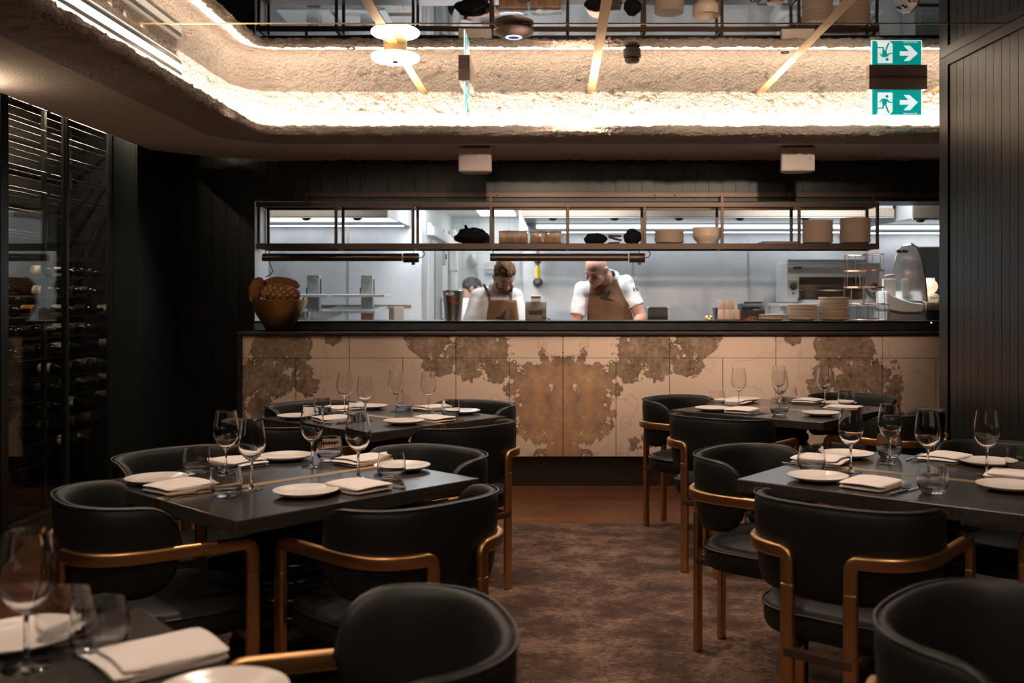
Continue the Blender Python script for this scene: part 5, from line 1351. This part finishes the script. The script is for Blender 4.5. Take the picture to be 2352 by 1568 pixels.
def shell(name, mt, t, MH, s, c, rx, ry, rz, keep, nz=.0, fr=20, nu=72, nv=48):
    mb = MB(); src = MB().ball(c, rx, ry, rz, nu, nv)
    idx = {}; 
    for f_ in src.f:
        ctr = sum((src.v[i] for i in f_), Vector())/len(f_)
        if not keep(ctr): continue
        nf = []
        for i in f_:
            if i not in idx:
                p = src.v[i]; d = (p-Vector(c)).normalized()
                p = p+d*nz*(noise.noise(V(p.x*fr*2.2, p.y*fr*.6, p.z*fr))+.5*noise.noise(p*fr*3))
                idx[i] = len(mb.v); mb.v.append(MH @ (p*s))
            nf.append(idx[i])
        mb.f.append(nf)
    o = mb.build(name, mt, t, smooth=80)
    m_ = o.modifiers.new('thick', 'SOLIDIFY'); m_.thickness = .008; m_.offset = -1
    return o
def face_parts(t, MH, s, brow, lipm):
    S = MH @ Matrix.Scale(s, 4)
    for x in (-1, 1):
        MB().tube([S @ V(x*.014, -.1005, -.0015), S @ V(x*.030, -.0985, .0035), S @ V(x*.050, -.084, -.001)], [.0038*s, .0042*s, .002*s], 8).build('eyebrow', brow, t, smooth=60)
        MB().tube([S @ V(x*.018, -.0925, -.0335), S @ V(x*.030, -.0945, -.0375), S @ V(x*.044, -.087, -.034)], .0019*s, 6).build('eyelash', M['hair_brown'], t, smooth=60)
    MB().tube([S @ V(-.021, -.0985, -.0915), S @ V(-.008, -.1068, -.0885), S @ V(.008, -.1068, -.0885), S @ V(.021, -.0985, -.0915)], [.002, .0042*s, .0042*s, .002], 8).build('lips', lipm, t, smooth=60)

class Drape:
    """front cloth panel dropped onto the jacket: rows of (z, x0, x1)"""
    def __init__(s, bvh, rows, off, nx=18, nz=26, y0=7.9):
        s.b = bvh; s.rows = rows; s.off = off; s.g = []
        for j in range(nz+1):
            z = rows[0][0]+(rows[-1][0]-rows[0][0])*j/nz
            k = 0
            while k < len(rows)-2 and rows[k+1][0] > z: k += 1
            f_ = (z-rows[k][0])/(rows[k+1][0]-rows[k][0])
            a = rows[k][1]+(rows[k+1][1]-rows[k][1])*f_; b_ = rows[k][2]+(rows[k+1][2]-rows[k][2])*f_
            row = []
            for i in range(nx+1):
                x = a+(b_-a)*i/nx; h = bvh.ray_cast(V(x, y0, z), V(0,1,0))[0]
                row.append([x, h.y-off if h is not None else None, z])
            ok = [r[1] for r in row if r[1] is not None]; dflt = max(ok) if ok else 8.5
            for r in row:
                if r[1] is None: r[1] = dflt
            s.g.append(row)
        for it in range(4):
            g = [[c[1] for c in r] for r in s.g]
            for j in range(nz+1):
                for i in range(nx+1):
                    acc = [g[jj][ii] for jj in (max(0, j-1), j, min(nz, j+1)) for ii in (max(0, i-1), i, min(nx, i+1))]
                    s.g[j][i][1] = min(sum(acc)/9, g[j][i])
        s.nx, s.nz = nx, nz
    def y(s, x, z):
        best = min((c for r in s.g for c in r), key=lambda c: (c[0]-x)**2+(c[2]-z)**2); return best[1]
    def build(s, name, mt, t, O):
        mb = MB(); n = s.nx+1
        mb.add([Vector(c)-O for r in s.g for c in r], [(j*n+i, (j+1)*n+i, (j+1)*n+i+1, j*n+i+1) for j in range(s.nz) for i in range(s.nx)])
        o = mb.build(name, mt, t, smooth=80); m_ = o.modifiers.new('thick', 'SOLIDIFY'); m_.thickness = .004; m_.offset = 1
        return o
BIRD = [[(1557,1089),(1572,1078),(1592,1080),(1612,1068),(1640,1090),(1660,1097),(1640,1109),(1612,1111),(1585,1102)], [(1612,1068),(1635,1030),(1664,1006),(1658,1045),(1640,1092),(1620,1094)], [(1640,1091),(1672,1103),(1712,1122),(1668,1110),(1640,1109)], [(1640,1100),(1665,1110),(1690,1122),(1655,1113),(1628,1110)]]
def bird(dr, t, O, dx, dy, d):
    mb = MB()
    for poly in BIRD:
        pts = []
        for x, y in poly[::-1]:
            p = P(x/4.127+1000+dx, y/4.127+420+dy, d); pts.append(V(p.x, dr.y(p.x, p.z)-.010, p.z)-O)
        n = len(pts); c = sum(pts, Vector())/n
        mb.add(pts+[c]+[p+V(0,.0008,0) for p in pts], [(i, (i+1) % n, n) for i in range(n)]+[(i, n+1+i, n+1+(i+1) % n, (i+1) % n) for i in range(n)])
    mb.build('bird_print', M['bird_ink'], t)
def strap(name, mt, t, O, b, px, d, w, off=.009):
    rings = []
    for i, (x, y) in enumerate(px):
        p = P(x, y, d); h = b.ray_cast(V(p.x, 7.9, p.z), V(0,1,0))[0]; yy = (h.y if h is not None else d)-off
        q = V(p.x, yy, p.z)-O; rings.append([q+V(-w/2,0,0), q+V(w/2,0,0), q+V(w/2,.004,0), q+V(-w/2,.004,0)])
    MB().loft(rings).build(name, mt, t, smooth=40)
# ---- bald cook
root = (P(1402,0,8.70).x, 8.70, KZ); D = 8.62
J = dict(pel=(root[0], 8.70, KZ+.93), chest=P(1399,690,8.65), neck=P(1402,640,8.62), sl=P(1338,666,8.62), sr=P(1437,650,8.63), el=P(1323,741,8.56), er=P(1472,727,8.58), wl=(P(1350,0,8.4).x, 8.36, 1.03), wr=(P(1436,0,8.4).x, 8.37, 1.03))
hM = head_M(P(1369,612,8.48), .55, -.55, .10)
tB, bodyB, jkB, MHB, _ = person('bald cook in a tan bird-print apron looking down at the right of the kitchen pass', root, J, hM, 1.12, M['skin2'], 1.10, (.78, .070), (.70, .078))
face_parts(tB, MHB, 1.12, M['beard'], M['lip'])
bpy.context.view_layer.update(); bv = bvh_of([jkB]); bvn = bvh_of([jkB, bodyB]); O = Vector(root)
def rows(lst, d): return [(P(0,y,d).z if y < 900 else y-2000, P(a,0,d).x, P(b_,0,d).x) for y, a, b_ in lst]
dr = Drape(bv, rows([(641,1358,1419),(650,1357,1421),(680,1353,1434),(700,1351,1446),(720,1350,1453),(740,1350,1458),(2000+.62,1345,1462)], 8.5), .006)
dr.build('apron', M['apron'], tB, O); bird(dr, tB, O, 0, 0, 8.5)
strap('neck_strap', M['strap_grey'], tB, O, bv, [(1407,621),(1409,627),(1411,634),(1413,642)], 8.5, .028)
for i, (a, b_) in enumerate((((1455,660),(1457,668)), ((1459,653),(1461,664)), ((1462,661),(1465,668)))): strap('pocket_pen', M['black_plastic'], tB, O, bv, [a, b_], 8.55, .012, .006)
# ---- bearded cook
root = (P(1144,0,8.70).x, 8.70, KZ)
J = dict(pel=(root[0], 8.70, KZ+.92), chest=P(1142,706,8.65), neck=P(1140,662,8.63), sl=P(1099,681,8.63), sr=P(1183,681,8.62), el=P(1080,746,8.58), er=P(1192,748,8.58), wl=(P(1112,0,8.4).x, 8.37, 1.03), wr=(P(1182,0,8.4).x, 8.37, 1.03))
hM = head_M(P(1159,630,8.48), .70, .30, -.10)
tA, bodyA, jkA, MHA, _ = person('bearded brown-haired cook in a tan apron looking down beside the steel bucket', root, J, hM, 1.06, M['skin'], 1.0, (.92, .074), (.95, .068))
face_parts(tA, MHA, 1.06, M['hair_brown'], M['lip'])
shell('hair', M['hair_brown'], tA, MHA, 1.06, (0,.004,.016), .088, .108, .103, lambda p: (p.z > .046 and p.y < -.03) or (p.y >= -.03 and p.y < .025 and p.z > .012) or (p.y >= .025 and p.z > -.062), .012, 22)
shell('beard', M['beard'], tA, MHA, 1.06, (0,-.037,-.075), .069, .079, .083, lambda p: p.y < .012 and (p.z < -.106 or (abs(p.x) > .034 and p.z < -.060)) , .004, 60)
MB().tube([MHA @ (V(-.022,-.103,-.079)*1.06), MHA @ (V(0,-.110,-.075)*1.06), MHA @ (V(.022,-.103,-.079)*1.06)], [.003,.0045,.003], 8).build('moustache', M['beard'], tA, smooth=60)
bpy.context.view_layer.update(); bv = bvh_of([jkA]); O = Vector(root)
dr = Drape(bv, rows([(689,1122,1186),(700,1121,1188),(720,1118,1190),(740,1117,1193),(2000+.62,1110,1200)], 8.5), .006)
dr.build('apron', M['apron'], tA, O); bird(dr, tA, O, -240, 46, 8.5)
strap('shoulder_strap', M['apron_strap'], tA, O, bv, [(1111,652),(1113,657),(1116,664),(1119,671),(1122,680),(1124,691)], 8.5, .026)
strap('shoulder_strap', M['strap_grey'], tA, O, bv, [(1174,664),(1173,672),(1173,680),(1172,691)], 8.5, .024)
# ---- third cook, further back, mostly hidden
root = (P(1070,0,10.9).x, 10.9, KZ); x0 = root[0]
J = dict(pel=(x0, 10.9, KZ+.86), chest=(x0+.02, 10.88, KZ+1.10), neck=(x0+.03, 10.86, KZ+1.26), sl=(x0-.0, 10.72, KZ+1.22), sr=(x0+.02, 11.02, KZ+1.22), el=(x0+.04, 10.66, KZ+.98), er=(x0+.06, 11.06, KZ+.98), wl=(x0+.27, 10.72, KZ+.95), wr=(x0+.27, 11.02, KZ+.95))
hM = head_M(V(x0+.075, 10.86, P(0,659,10.86).z), .55, 1.9, 0)
tC, bC, jC, MHC, _ = person('dark-haired person bending in the tiled alcove, mostly hidden behind the bearded cook', root, J, hM, 1.0, M['skin'], .95, (.8, .07), (.8, .07))
shell('hair', M['hair_grey'], tC, MHC, 1.0, (0,.008,.008), .087, .108, .100, lambda p: (p.z > .05 and p.y < -.03) or (p.y >= -.03 and p.z > -.085), .008, 20)
